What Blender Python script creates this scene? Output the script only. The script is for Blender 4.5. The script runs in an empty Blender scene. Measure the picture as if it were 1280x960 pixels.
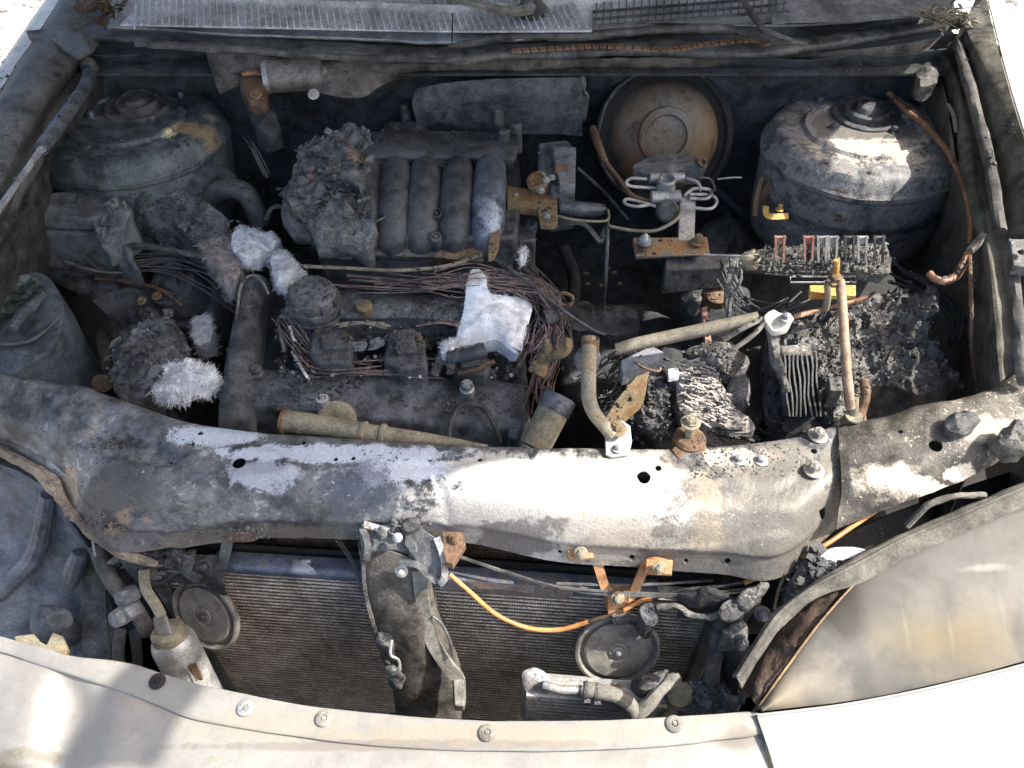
import bpy, bmesh, math, random
from mathutils import Vector, Matrix, noise, Quaternion
random.seed(7)
V = Vector
rad = math.radians
sc = bpy.context.scene
col = sc.collection

# ---------------------------------------------------------------- camera
CAM = V((0, -.589, 1.525)); TH = rad(47); FPX = 1004.0
cd = bpy.data.cameras.new('camera'); cam = bpy.data.objects.new('camera', cd); col.objects.link(cam)
cam.location = CAM; cam.rotation_euler = (rad(90) - TH, 0, 0)
cd.sensor_width = 36; cd.lens = 36 * FPX / 1280; cd.clip_start = .01; cd.clip_end = 500
sc.camera = cam
# ---------------------------------------------------------------- sky and sun
SUN_AZ, SUN_EL = rad(-2), rad(49)
SUN = V((math.cos(SUN_AZ) * math.cos(SUN_EL), math.sin(SUN_AZ) * math.cos(SUN_EL), math.sin(SUN_EL)))
w = bpy.data.worlds.new('World'); sc.world = w; w.use_nodes = True
nt = w.node_tree; nt.nodes.clear()
sky = nt.nodes.new('ShaderNodeTexSky'); sky.sky_type = 'NISHITA'; sky.sun_disc = False
sky.sun_elevation = SUN_EL; sky.sun_rotation = rad(90) - SUN_AZ
sky.air_density = 1.0; sky.dust_density = 5.0; sky.ozone_density = .6
bg = nt.nodes.new('ShaderNodeBackground'); bg.inputs[1].default_value = .15
wo = nt.nodes.new('ShaderNodeOutputWorld')
nt.links.new(sky.outputs[0], bg.inputs[0]); nt.links.new(bg.outputs[0], wo.inputs[0])
sl = bpy.data.lights.new('sun', 'SUN'); sl.energy = 4.3; sl.angle = rad(.45); sl.color = (1, .93, .83)
so = bpy.data.objects.new('sun', sl); col.objects.link(so)
so.rotation_euler = SUN.to_track_quat('Z', 'Y').to_euler(); so.location = (2, 0, 3)
vs = sc.view_settings; vs.view_transform = 'Standard'; vs.look = 'None'; vs.gamma = 1; vs.use_curve_mapping = False
vs.exposure = 1.25
sc.cycles.max_bounces = 6; sc.cycles.diffuse_bounces = 4

# ---------------------------------------------------------------- placing helpers: where a sight line meets a height / a depth
FW = V((0, math.cos(TH), -math.sin(TH))); UP = V((0, math.sin(TH), math.cos(TH)))
def ray(px, py): return FW + V((1, 0, 0)) * ((px - 640) / FPX) + UP * ((480 - py) / FPX)
def P(px, py, z):
    d = ray(px, py); return CAM + d * ((z - CAM.z) / d.z)
def PY(px, py, y):
    d = ray(px, py); return CAM + d * ((y - CAM.y) / d.y)
def PP(l): return [P(*p) for p in l]

# ---------------------------------------------------------------- materials
def mat(name, c1, c2, rough=.7, metal=0., bump=.5, s=1., ash=None, ash_t=.6, rust=None, rust_t=.62, blobs=(), speck=.35, spec=.4, fleck=None, fleck_t=.68, mott=1.):
    if max(c2) < .16: c1 = tuple(x * .9 for x in c1); c2 = tuple(x * 1.12 for x in c2)
    m = bpy.data.materials.new(name); m.use_nodes = True
    t = m.node_tree; N = t.nodes; L = t.links; bs = N['Principled BSDF']
    g = N.new('ShaderNodeNewGeometry'); pos = g.outputs['Position']
    def noi(sc_, det, ro=.6, dist=0.):
        n = N.new('ShaderNodeTexNoise'); n.inputs['Scale'].default_value = sc_; n.inputs['Detail'].default_value = det
        n.inputs['Roughness'].default_value = ro; n.inputs['Distortion'].default_value = dist; L.new(pos, n.inputs['Vector']); return n.outputs['Fac']
    def mr(v, a, b, c=0., d=1.):
        n = N.new('ShaderNodeMapRange'); n.inputs[1].default_value = a; n.inputs[2].default_value = b
        n.inputs[3].default_value = c; n.inputs[4].default_value = d; L.new(v, n.inputs[0]); return n.outputs[0]
    def ma(op, a, b):
        n = N.new('ShaderNodeMath'); n.operation = op
        for i, x in enumerate((a, b)):
            if isinstance(x, (int, float)): n.inputs[i].default_value = x
            else: L.new(x, n.inputs[i])
        return n.outputs[0]
    def mix(f, a, b):
        n = N.new('ShaderNodeMix'); n.data_type = 'RGBA'
        if isinstance(f, (int, float)): n.inputs[0].default_value = f
        else: L.new(f, n.inputs[0])
        for i, x in ((6, a), (7, b)):
            if isinstance(x, tuple): n.inputs[i].default_value = (*x, 1)
            else: L.new(x, n.inputs[i])
        return n.outputs[2]
    n1 = noi(9 * s, 7, .65, .6); n2 = noi(45 * s, 6, .65, .3); n3 = noi(330 * s, 3, .6)
    n12 = ma('ADD', ma('MULTIPLY', n1, .5), ma('MULTIPLY', n2, .5))
    c = mix(mr(n12, .41, .6), tuple(x * (1 - .28 * mott) for x in c1), tuple(x * (1 + .18 * mott) for x in c2))
    if rust: c = mix(mr(n12, rust_t - .07, rust_t + .02), c, rust)
    if ash:
        n4 = noi(70 * s, 6, .7, .8)
        c = mix(mr(ma('ADD', ma('MULTIPLY', n4, .6), ma('MULTIPLY', n1, .4)), ash_t - .02, ash_t + .06), c, ash)
    k = ma('ADD', ma('MULTIPLY', n2, 1.3), ma('MULTIPLY', n3, .3))
    for b in blobs:
        p, r, cc = b[0], b[1], b[2]; st = b[3] if len(b) > 3 else 1.; soft = b[4] if len(b) > 4 else .35
        mp = N.new('ShaderNodeVectorMath'); mp.operation = 'SUBTRACT'; L.new(pos, mp.inputs[0]); mp.inputs[1].default_value = p
        mv = N.new('ShaderNodeVectorMath'); mv.operation = 'DIVIDE'; L.new(mp.outputs[0], mv.inputs[0])
        mv.inputs[1].default_value = (r, r, r) if isinstance(r, (int, float)) else r
        ln = N.new('ShaderNodeVectorMath'); ln.operation = 'LENGTH'; L.new(mv.outputs[0], ln.inputs[0])
        v = ma('ADD', ma('SUBTRACT', 1., ln.outputs['Value']), ma('MULTIPLY', ma('SUBTRACT', k, .8), 1.5))
        c = mix(mr(v, .0, soft, 0, st), c, cc)
    if fleck:
        n5 = noi(190 * s, 4, .7, 1.)
        c = mix(mr(ma('ADD', ma('MULTIPLY', n5, .7), ma('MULTIPLY', n1, .3)), fleck_t - .01, fleck_t + .03), c, fleck)
    if speck:
        x = N.new('ShaderNodeMix'); x.data_type = 'RGBA'; x.blend_type = 'MULTIPLY'; x.inputs[0].default_value = 1
        L.new(c, x.inputs[6]); cr = N.new('ShaderNodeCombineColor'); h = mr(n3, .25, .75, 1 - speck, 1 + speck)
        for i in range(3): L.new(h, cr.inputs[i])
        L.new(cr.outputs[0], x.inputs[7]); c = x.outputs[2]
    L.new(c, bs.inputs['Base Color'])
    bs.inputs['Metallic'].default_value = metal
    bs.inputs['Specular IOR Level'].default_value = spec
    L.new(mr(n2, .3, .7, max(.05, rough - .14), min(1, rough + .14)), bs.inputs['Roughness'])
    if bump:
        bm = N.new('ShaderNodeBump'); bm.inputs['Strength'].default_value = bump; bm.inputs['Distance'].default_value = .003
        L.new(ma('ADD', ma('MULTIPLY', n2, .8), ma('MULTIPLY', n3, .45)), bm.inputs['Height']); L.new(bm.outputs[0], bs.inputs['Normal'])
    return m
def G(v, b=0.): return (v * (1 - b), v, v * (1 + b))
M = {}
M['soot'] = mat('soot', G(.022, .05), G(.05, .12), .85, bump=.8)
M['black'] = mat('black_soot', G(.012), G(.022), .9, bump=.6)
M['sootmetal'] = mat('sooty_metal', G(.045, .02), G(.10, .05), .55, .2, .6, ash=G(.26, .03), ash_t=.6)
M['bluemetal'] = mat('blued_metal', (.06, .068, .08), (.12, .132, .155), .5, .35, .35, ash=(.3, .33, .38), ash_t=.6)
M['plastic'] = mat('scorched_plastic', (.034, .038, .042), (.075, .082, .09), .7, 0, .6, ash=G(.2, .1), ash_t=.66)
M['greyplastic'] = mat('smoked_grey_plastic', (.10, .107, .12), (.2, .21, .225), .65, 0, .5, ash=G(.35, .05), ash_t=.62)
M['char'] = mat('crusted_char', (.02, .021, .023), (.075, .078, .085), .5, .1, 1., s=2, ash=(.25, .25, .25), ash_t=.62, speck=.6, spec=.7)
M['charlight'] = mat('ashen_char', (.035, .035, .036), (.13, .128, .122), .6, .1, 1., s=2, ash=(.42, .405, .38), ash_t=.585, speck=.5, spec=.6)
M['rust'] = mat('rusted_steel', (.12, .07, .04), (.2, .13, .08), .8, .1, .6, ash=(.34, .3, .2), ash_t=.6, speck=.4)
M['rustdark'] = mat('dark_rusted_steel', (.055, .045, .04), (.15, .09, .055), .75, .2, .6, ash=(.33, .31, .27), ash_t=.62)
M['ochre'] = mat('ochre_corroded_steel', (.15, .12, .07), (.25, .2, .12), .75, .15, .6, rust=(.16, .09, .045), rust_t=.55, ash=(.4, .38, .3), ash_t=.6)
M['yellow'] = mat('yellow_zinc', (.4, .27, .07), (.52, .38, .14), .5, .35, .3, rust=(.35, .14, .03), rust_t=.58)
M['tan'] = mat('baked_tan_tube', (.19, .175, .13), (.28, .26, .19), .7, .1, .5, rust=(.2, .11, .05), rust_t=.6, ash=(.42, .41, .33), ash_t=.6)
M['alu'] = mat('dull_aluminium', (.3, .31, .32), (.45, .46, .47), .5, .5, .4, ash=(.6, .6, .58), ash_t=.58, rust=(.2, .15, .1), rust_t=.6)
M['steel'] = mat('bright_steel', (.35, .34, .31), (.5, .48, .44), .4, .7, .2)
M['white'] = mat('white_fibre', (.62, .65, .7), (.8, .82, .85), .95, 0, .8, s=2, speck=.12, spec=.1)
M['greyfibre'] = mat('grey_fibre', (.24, .22, .22), (.4, .37, .37), .95, 0, .8, s=2, speck=.3, spec=.1)
M['rubber'] = mat('dusty_rubber', (.05, .05, .052), (.1, .098, .095), .75, 0, .4, ash=(.2, .2, .19), ash_t=.62)
M['greyrubber'] = mat('greyed_rubber', (.14, .135, .12), (.22, .215, .195), .8, 0, .5)
M['strip'] = mat('dusty_strip', (.075, .073, .066), (.12, .115, .1), .8, 0, .5)
M['copper'] = mat('bare_copper', (.15, .08, .05), (.24, .14, .09), .55, .3, .3, ash=(.3, .25, .2), ash_t=.58)
M['orange'] = mat('orange_cable', (.5, .2, .06), (.6, .28, .1), .5, 0, .2, speck=.15)
M['wire'] = mat('burnt_wire', (.11, .08, .075), (.25, .19, .17), .6, .3, .2)
M['terra'] = mat('oxidised_pink_terminal', (.35, .16, .12), (.3, .2, .17), .7, .1, .5)
M['gravel'] = mat('pale_gravel', (.5, .46, .4), (.75, .72, .66), .95, 0, 1, s=.6, speck=.3)
M['fin'] = mat('radiator_fin', (.06, .046, .033), (.13, .1, .07), .6, .35, .2, s=.6, speck=.5)
M['finedge'] = mat('radiator_tube', (.42, .37, .31), (.6, .55, .48), .5, .1, .2, speck=.5, ash=(.42, .42, .42), ash_t=.6)

# ---------------------------------------------------------------- mesh helpers
def cr(pts, n, closed=False):
    out = []; m = len(pts); segs = m if closed else m - 1
    for i in range(segs):
        if closed: a, b, c, d = pts[(i - 1) % m], pts[i], pts[(i + 1) % m], pts[(i + 2) % m]
        else: a, b, c, d = pts[max(i - 1, 0)], pts[i], pts[i + 1], pts[min(i + 2, m - 1)]
        for j in range(n):
            t = j / n
            out.append(.5 * ((2 * b) + (c - a) * t + (2 * a - 5 * b + 4 * c - d) * t * t + (3 * b - a - 3 * c + d) * t ** 3))
    if not closed: out.append(pts[-1].copy())
    return out
def crs(vals, n, closed=False): return [v.x for v in cr([V((a, 0, 0)) for a in vals], n, closed)]
def fr(p, f=1., o=4): return noise.fractal(p * f, 1., 2.1, o)
def nvec(p, f): return V((noise.noise(p * f), noise.noise(p * f + V((31, 7, 3))), noise.noise(p * f + V((3, 57, 11)))))

class MB:
    def __init__(s): s.v = []; s.f = []
    def add(s, v, f):
        b = len(s.v); s.v += v; s.f += [tuple(i + b for i in q) for q in f]; return s
    def tube(s, pts, r, seg=8, n=6, cap=True, flat=None, wob=0.):
        pts = cr(pts, n) if len(pts) > 2 else [pts[0].lerp(pts[1], i / 4) for i in range(5)]
        if isinstance(r, (list, tuple)):
            k = len(r) - 1; rs = [r[min(int(i / (len(pts) - 1) * k), k - 1)] * (1 - (i / (len(pts) - 1) * k - min(int(i / (len(pts) - 1) * k), k - 1))) + r[min(int(i / (len(pts) - 1) * k), k - 1) + 1] * (i / (len(pts) - 1) * k - min(int(i / (len(pts) - 1) * k), k - 1)) for i in range(len(pts))]
        else: rs = [r] * len(pts)
        v = []; f = []; up = None
        for i, p in enumerate(pts):
            t = (pts[min(i + 1, len(pts) - 1)] - pts[max(i - 1, 0)])
            t = t.normalized() if t.length > 1e-9 else V((1, 0, 0))
            if flat: up = flat[1]; a = t.cross(up).normalized(); b = a.cross(t).normalized()
            else:
                if up is None: up = V((0, 0, 1)) if abs(t.z) < .9 else V((0, 1, 0))
                a = t.cross(up).normalized(); b = a.cross(t).normalized(); up = b
            for j in range(seg):
                if flat:
                    w_, h_ = flat[0]
                    q = [(-.5, -.5), (.5, -.5), (.5, .5), (-.5, .5)][j % 4]
                    v.append(p + a * w_ * q[0] + b * h_ * q[1])
                else:
                    an = 2 * math.pi * j / seg; rr = rs[i]
                    if wob: rr *= 1 + wob * noise.noise(p * 60 + V((an, 0, 0)))
                    v.append(p + (a * math.cos(an) + b * math.sin(an)) * rr)
        for i in range(len(pts) - 1):
            for j in range(seg): f.append((i * seg + j, i * seg + (j + 1) % seg, (i + 1) * seg + (j + 1) % seg, (i + 1) * seg + j))
        if cap: f.append(tuple(range(seg - 1, -1, -1))); f.append(tuple((len(pts) - 1) * seg + j for j in range(seg)))
        return s.add(v, f)
    def strap(s, pts, w_, h_, up, n=5): return s.tube(pts, 0, 4, n, True, ((w_, h_), up))
    def box(s, c, d, R=None, tap=1.):
        R = R or Matrix.Identity(3); d = V(d)
        v = [c + R @ V((x * d.x / 2 * (tap if z > 0 else 1), y * d.y / 2 * (tap if z > 0 else 1), z * d.z / 2)) for x in (-1, 1) for y in (-1, 1) for z in (-1, 1)]
        return s.add(v, [(0, 1, 3, 2), (4, 6, 7, 5), (0, 4, 5, 1), (2, 3, 7, 6), (0, 2, 6, 4), (1, 5, 7, 3)])
    def lathe(s, c, ax, prof, seg=32, wob=0.):
        ax = V(ax).normalized(); q = ax.to_track_quat('Z', 'Y'); v = []; f = []
        for (r, h) in prof:
            for j in range(seg):
                a = 2 * math.pi * j / seg; p = V((math.cos(a) * r, math.sin(a) * r, h))
                if wob: p *= 1 + wob * noise.noise(V((math.cos(a) * 2, math.sin(a) * 2, h * 30)))
                v.append(c + q @ p)
        for i in range(len(prof) - 1):
            for j in range(seg): f.append((i * seg + j, i * seg + (j + 1) % seg, (i + 1) * seg + (j + 1) % seg, (i + 1) * seg + j))
        f.append(tuple((len(prof) - 1) * seg + j for j in range(seg))); f.append(tuple(range(seg - 1, -1, -1)))
        return s.add(v, f)
    def prism(s, out, zb, rough=0.):
        n = len(out); v = [p.copy() for p in out] + [V((p.x, p.y, zb)) for p in out]
        if rough: v = [p + nvec(p, 40) * rough for p in v]
        return s.add(v, [tuple(range(n)), tuple(range(2 * n - 1, n - 1, -1))] + [(i, n + i, n + (i + 1) % n, (i + 1) % n) for i in range(n)])
    def mound(s, out, zb, amp=.006, fq=40, crown=.01, rings=16, per=8, inset=.9, amp2=None, c=None):
        o = cr(out, per, True); n = len(o); c = c or sum(o, V()) / n; v = []; f = []; amp2 = amp * .6 if amp2 is None else amp2
        for k in range(rings + 1):
            u = k / rings
            for p in o:
                q = c + (p - c) * u; q.z += crown * (1 - u ** 2.5)
                q = q + nvec(q, fq) * amp * (1 if k else 0) + V((0, 0, 1)) * (amp * 1.2 * fr(q, fq * .5) + amp2 * fr(q, fq * 2.6, 3))
                v.append(q)
        for k in range(1, 6):
            u = k / 5
            for p in o:
                q = c + (p - c) * (1 - (1 - inset) * u * u); q.z = p.z + (zb - p.z) * u
                q = q + nvec(q, fq) * amp; v.append(q)
        R_ = rings + 6
        for k in range(R_ - 1):
            for j in range(n): f.append((k * n + j, k * n + (j + 1) % n, (k + 1) * n + (j + 1) % n, (k + 1) * n + j))
        return s.add(v, f)
    def sheet(s, rows, nu=8, nv=6, th=.0015, dent=.0, fq=20, fine=0.):
        g = [cr(r, nu) for r in rows]; cols = [cr([g[i][j] for i in range(len(g))], nv) for j in range(len(g[0]))]
        W = len(cols); H = len(cols[0]); top = []; 
        pt = lambda i, j: cols[min(max(i, 0), W - 1)][min(max(j, 0), H - 1)]
        nr = []
        for j in range(H):
            for i in range(W):
                nn = (pt(i + 1, j) - pt(i - 1, j)).cross(pt(i, j + 1) - pt(i, j - 1)); nn = nn.normalized() if nn.length else V((0, 0, 1)); nr.append(nn)
        flip = sum(n_.z - n_.y * .6 for n_ in nr) < 0
        if flip: nr = [-n_ for n_ in nr]
        for j in range(H):
            for i in range(W):
                p = pt(i, j); n_ = nr[j * W + i]; d = dent * fr(p, fq, 3) + fine * fr(p, 160, 2)
                top.append(p + n_ * d)
        v = top + [p - nr[i] * th for i, p in enumerate(top)]; K = W * H; f = []
        for j in range(H - 1):
            for i in range(W - 1):
                a = j * W + i; q = (a, a + 1, a + W + 1, a + W)
                f.append(q if not flip else q[::-1]); q2 = tuple(x + K for x in q); f.append(q2[::-1] if not flip else q2)
        bd = [i for i in range(W)] + [j * W + W - 1 for j in range(1, H)] + [(H - 1) * W + i for i in range(W - 2, -1, -1)] + [j * W for j in range(H - 2, 0, -1)]
        for a, b in zip(bd, bd[1:] + bd[:1]): f.append((a, b, b + K, a + K))
        return s.add(v, f)
    def strands(s, base, n, ln, spread, r=.0006, dirf=None):
        for _ in range(n):
            p = base(); d = dirf(p) if dirf else V((random.gauss(0, 1), random.gauss(0, 1), random.random())).normalized()
            d = (d + V((random.gauss(0, spread), random.gauss(0, spread), random.gauss(0, spread)))).normalized()
            l = ln * random.uniform(.4, 1.3); sd = d.cross(V((random.gauss(0, 1), random.gauss(0, 1), random.gauss(0, 1)))).normalized() * r
            bend = V((random.gauss(0, 1), random.gauss(0, 1), random.gauss(0, 1))) * l * .25
            a, b, c = p, p + d * l * .5 + bend, p + d * l + bend * .3
            s.add([a - sd, a + sd, b + sd * .8, b - sd * .8, c], [(0, 1, 2, 3), (3, 2, 4)])
        return s

def flakes(mb, n, s, src=None, lo=0, thin=.12):
    vv = (src or mb).v; vv = vv[lo:] if lo >= 0 else vv[:lo]; top = max(p.z for p in vv); bt = min(p.z for p in vv); vv = [p for p in vv if p.z > bt + (top - bt) * .35]
    for _ in range(n):
        p = random.choice(vv) + V((random.gauss(0, s), random.gauss(0, s), random.uniform(-.2, .6) * s)); l = s * random.choice((.4, .6, .8, 1.2, 1.8))
        q = Quaternion((random.gauss(0, 1), random.gauss(0, 1), random.gauss(0, 1)), random.gauss(0, .7)) @ Quaternion((0, 0, 1), random.random() * 6.3)
        k = random.randint(4, 6); o = [V((math.cos(i * 6.283 / k) * l * random.uniform(.5, 1.1), math.sin(i * 6.283 / k) * l * random.uniform(.25, .7), 0)) for i in range(k)]
        t = [p + q @ x for x in o]; b_ = [p + q @ (x * .8 + V((0, 0, -l * thin - .0004))) for x in o]
        mb.add(t + b_, [tuple(range(k)), tuple(range(2 * k - 1, k - 1, -1))] + [(i, k + i, k + (i + 1) % k, (i + 1) % k) for i in range(k)])
    return mb
WL = {}
def emp(name, label, cat, loc, group=None):
    o = bpy.data.objects.new(name, None); col.objects.link(o); o.location = loc; o.empty_display_size = .02
    o['label'] = label; o['category'] = cat
    if group: o['group'] = group
    WL[o.name] = V(loc); return o
def put(o, wl, parent):
    WL[o.name] = V(wl)
    if parent is not None: o.parent = parent; o.location = V(wl) - WL[parent.name]
    else: o.location = wl
def build(mb, name, m, parent=None, ang=35, bev=0, kind=None, label=None, cat=None, group=None, sub=0):
    v = mb.v; lo = V([min(p[i] for p in v) for i in range(3)]); hi = V([max(p[i] for p in v) for i in range(3)])
    c = V(((lo.x + hi.x) / 2, (lo.y + hi.y) / 2, lo.z))
    me = bpy.data.meshes.new(name); me.from_pydata([p - c for p in v], [], mb.f)
    me.materials.append(M[m] if isinstance(m, str) else m)
    bm = bmesh.new(); bm.from_mesh(me); bmesh.ops.recalc_face_normals(bm, faces=bm.faces); bm.to_mesh(me); bm.free()
    for p in me.polygons: p.use_smooth = True
    me.set_sharp_from_angle(angle=rad(ang))
    o = bpy.data.objects.new(name, me); col.objects.link(o); put(o, c, parent)
    if bev:
        b = o.modifiers.new('bevel', 'BEVEL'); b.width = bev; b.segments = 2; b.limit_method = 'ANGLE'; b.angle_limit = rad(40); b.harden_normals = False
    if kind: o['kind'] = kind
    if label: o['label'] = label
    if cat: o['category'] = cat
    if group: o['group'] = group
    return o
def holes(o, cuts):
    """cut real holes: cuts = (centre, axis, radius)"""
    mb = MB()
    for c, ax, r in cuts: mb.lathe(V(c) - V(ax).normalized() * .03, ax, [(r, 0), (r, .06)], 14)
    me = bpy.data.meshes.new('cut'); me.from_pydata(mb.v, [], mb.f)
    bm = bmesh.new(); bm.from_mesh(me); bmesh.ops.recalc_face_normals(bm, faces=bm.faces); bm.to_mesh(me); bm.free()
    c = bpy.data.objects.new('cut', me); col.objects.link(c)
    md = o.modifiers.new('h', 'BOOLEAN'); md.object = c; md.operation = 'DIFFERENCE'; md.solver = 'EXACT'
    par = o.parent; o.parent = None; loc = o.location.copy(); o.location = WL[o.name]
    bpy.context.view_layer.update()
    dg = bpy.context.evaluated_depsgraph_get(); nm = bpy.data.meshes.new_from_object(o.evaluated_get(dg))
    o.modifiers.remove(md); old = o.data; nm.name = old.name + '_cut'
    if len(nm.polygons) > 20: o.data = nm
    o.parent = par; o.location = loc; bpy.data.objects.remove(c)
# one bolt mesh per material, shared
_b = {}
def bolt(p, r=.006, m='steel', parent=None, ax=(0, 0, 1), name='bolt', h=1., label=None):
    k = (m, h)
    if k not in _b:
        mb = MB(); mb.lathe(V((0, 0, 0)), (0, 0, 1), [(1, 0), (1.02, .12), (.9, .2), (.62, .2)], 20)
        mb.lathe(V((0, 0, .2)), (0, 0, 1), [(.6, 0), (.6, .5 * h), (.5, .6 * h)], 6)
        mb.lathe(V((0, 0, .2 + .55 * h)), (0, 0, 1), [(.3, 0), (.3, .12), (.2, .16)], 10)
        me = bpy.data.meshes.new('bolt'); me.from_pydata(mb.v, [], mb.f); me.materials.append(M[m])
        for q in me.polygons: q.use_smooth = True
        me.set_sharp_from_angle(angle=rad(35)); _b[k] = me
    o = bpy.data.objects.new(name, _b[k]); col.objects.link(o)
    q = V(ax).normalized().to_track_quat('Z', 'Y') @ Quaternion((0, 0, 1), random.random() * 3)
    o.rotation_mode = 'QUATERNION'; o.rotation_quaternion = q; o.scale = (r, r, r); put(o, p, parent)
    return o
# ================================================================ ground
mb = MB(); mb.sheet([[V((x, y, 0)) for x in (-60, -3, 0, 3, 60)] for y in (-60, -3, 0, 3, 80)], 8, 8, .05)
build(mb, 'gravel_ground', 'gravel', kind='structure')
mb = MB()
for _ in range(2600):
    x = random.choice((-1, 1)) * random.uniform(.95, 3.4); y = random.uniform(.6, 3.4); r = random.uniform(.01, .035)
    mb.lathe(V((x, y, 0)), (random.gauss(0, .3), random.gauss(0, .3), 1), [(r * .8, -.002), (r, r * .3), (r * .6, r * .7)], 6, .3)
build(mb, 'loose_gravel', 'gravel', kind='stuff', label='pale loose stones on the ground beside the car', cat='gravel', ang=60)

# ================================================================ car body
car = emp('car_body', 'burnt out car shell, open engine bay with scorched radiator support, wings and cowl', 'car', (0, .2, 0))
# --- radiator support (upper tie bar)
rear = [(-60, 462), (0, 468), (60, 478), (118, 489), (180, 510), (240, 528), (350, 543), (480, 552), (600, 557), (720, 560), (850, 562), (930, 556), (1000, 545), (1046, 531)]
bot = [(-60, 535), (0, 562), (42, 585), (78, 612), (95, 650), (150, 690), (290, 674), (430, 673), (570, 676), (690, 701), (800, 710), (900, 718), (975, 722), (1052, 655)]
zs = [.725, .725, .724, .722, .72, .72, .72, .72, .72, .72, .72, .72, .722, .725]
r0, r1, r2, r3, r4, r5, rm = [], [], [], [], [], [], []
for (a, b, z) in zip(rear, bot, zs):
    L_ = lambda t: (a[0] + (b[0] - a[0]) * t, a[1] + (b[1] - a[1]) * t)
    q = P(*L_(0), z); rm.append(q + V((0, .006, -.055))); r0.append(q)
    r1.append(P(*L_(.25), z + .002)); r2.append(P(*L_(.52), z - .004)); r3.append(P(*L_(.8), z - .04)); r4.append(P(*L_(.86), z - .056)); r5.append(P(*L_(1), z - .084))
wht = (.62, .58, .52)
supm = mat('scorched_tie_bar_paint', (.05, .054, .062), (.15, .158, .172), .55, .15, .45, ash=(.32, .34, .37), ash_t=.57, speck=.25, blobs=[
    (P(850, 640, .7), (.34, .12, .2), (.19, .18, .16), 1, .3),
    (P(690, 630, .7), (.2, .07, .2), (.44, .43, .415), .95, .22),
    (P(650, 590, .72), (.16, .02, .1), (.5, .49, .47), .9, .22),
    (P(900, 575, .72), (.08, .018, .1), (.55, .5, .43), .9, .4),
    (P(780, 590, .72), (.09, .03, .1), (.47, .44, .4), .8, .22),
    (P(500, 590, .72), (.07, .02, .1), (.62, .68, .78), .8, .22),  # this and following bluish patches: blue of the shade put into pale paint
    (P(420, 570, .72), (.16, .015, .1), (.5, .56, .66), .8, .22),
    (P(270, 545, .72), (.06, .02, .1), (.5, .56, .65), .8, .22),
    (P(330, 600, .71), (.05, .02, .1), (.36, .4, .48), .7, .22),
    (P(980, 640, .7), (.06, .08, .1), (.12, .116, .105), .8, .3), (P(900, 620, .7), (.03, .02, .1), (.12, .115, .11), .7, .3), (P(830, 690, .66), (.12, .014, .1), (.15, .135, .11), .7, .3), (P(880, 640, .7), (.02, .06, .1), (.3, .26, .2), .6, .22), (P(760, 660, .7), (.06, .02, .1), (.36, .325, .275), .6, .22),
    (P(640, 675, .66), (.12, .012, .05), (.12, .11, .11), .8, .22),
    (P(850, 577, .72), (.02, .025, .1), (.13, .12, .115), .9, .4),
    (P(330, 680, .64), (.16, .03, .03), (.11, .095, .085), .8, .22),
    (P(860, 712, .645), (.2, .012, .02), (.12, .115, .11), .8, .22),
    (P(160, 635, .67), (.06, .04, .1), (.07, .068, .065), .8, .22),
    (P(455, 620, .69), (.05, .035, .1), (.07, .085, .12), .7, .22),
    (P(180, 665, .65), (.04, .01, .05), (.25, .18, .12), .7, .22),
    (P(90, 615, .65), (.035, .03, .05), (.32, .26, .18), .8, .22)], fleck=(.42, .42, .42), fleck_t=.62)
mb = MB(); mb.sheet([rm, r0, r1, r2, r3, r4, r5], 26, 9, .002, .0018, 9, .0005)
def stamp(vs_, c, rx, ry, h, rot=0, edge=.16):
    for p in vs_:
        if p.z < .6: continue
        dx, dy = p.x - c.x, p.y - c.y; u, v_ = dx * math.cos(rot) + dy * math.sin(rot), -dx * math.sin(rot) + dy * math.cos(rot)
        d = math.sqrt((u / rx) ** 2 + (v_ / ry) ** 2); k = max(0, min(1, (1 + edge - d) / (2 * edge))); p.z += h * k * k * (3 - 2 * k)
for (x, y, rx, ry, h, ro) in ((301, 588, .075, .026, .006, -.05), (150, 560, .09, .02, -.007, -.35), (420, 620, .10, .014, -.005, -.02), (700, 598, .16, .018, .005, .0), (700, 600, .12, .009, -.003, 0), (940, 600, .05, .022, .004, 0), (560, 640, .006, .05, -.005, .35), (250, 640, .09, .010, -.006, -.1), (880, 655, .12, .012, -.004, .02), (100, 520, .03, .05, .006, .4)):
    stamp(mb.v, P(x, y, .71), rx, ry, h, ro)
sup = build(mb, 'radiator_support', supm, car, 50)
def on(px, py, z, r, ax=(0, 0, 1)): return (P(px, py, z), ax, r)
hl = [on(301, 584, .718, .0085), on(251, 543, .722, .0035), on(242, 557, .72, .003), on(442, 574, .722, .003), on(600, 576, .722, .003), on(804, 599, .72, .0085), on(822, 590, .72, .004),
      on(380, 556, .722, .003), on(420, 575, .722, .003), on(1020, 653, .67, .006), on(1017, 565, .725, .004), on(700, 685, .655, .003, (0, 1, .6)), on(790, 694, .652, .004, (0, 1, .6)), on(910, 710, .652, .004, (0, 1, .6)), on(858, 707, .65, .003, (0, 1, .6)), on(215, 580, .715, .0025)]
holes(sup, hl)
for (x, y) in ((923, 575), (951, 576)): bolt(P(x, y, .728), .0085, 'alu', car)
for (x, y) in ((1022, 545), (1017, 588)): bolt(P(x, y, .728), .0125, 'steel', car, h=1.2)
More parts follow.
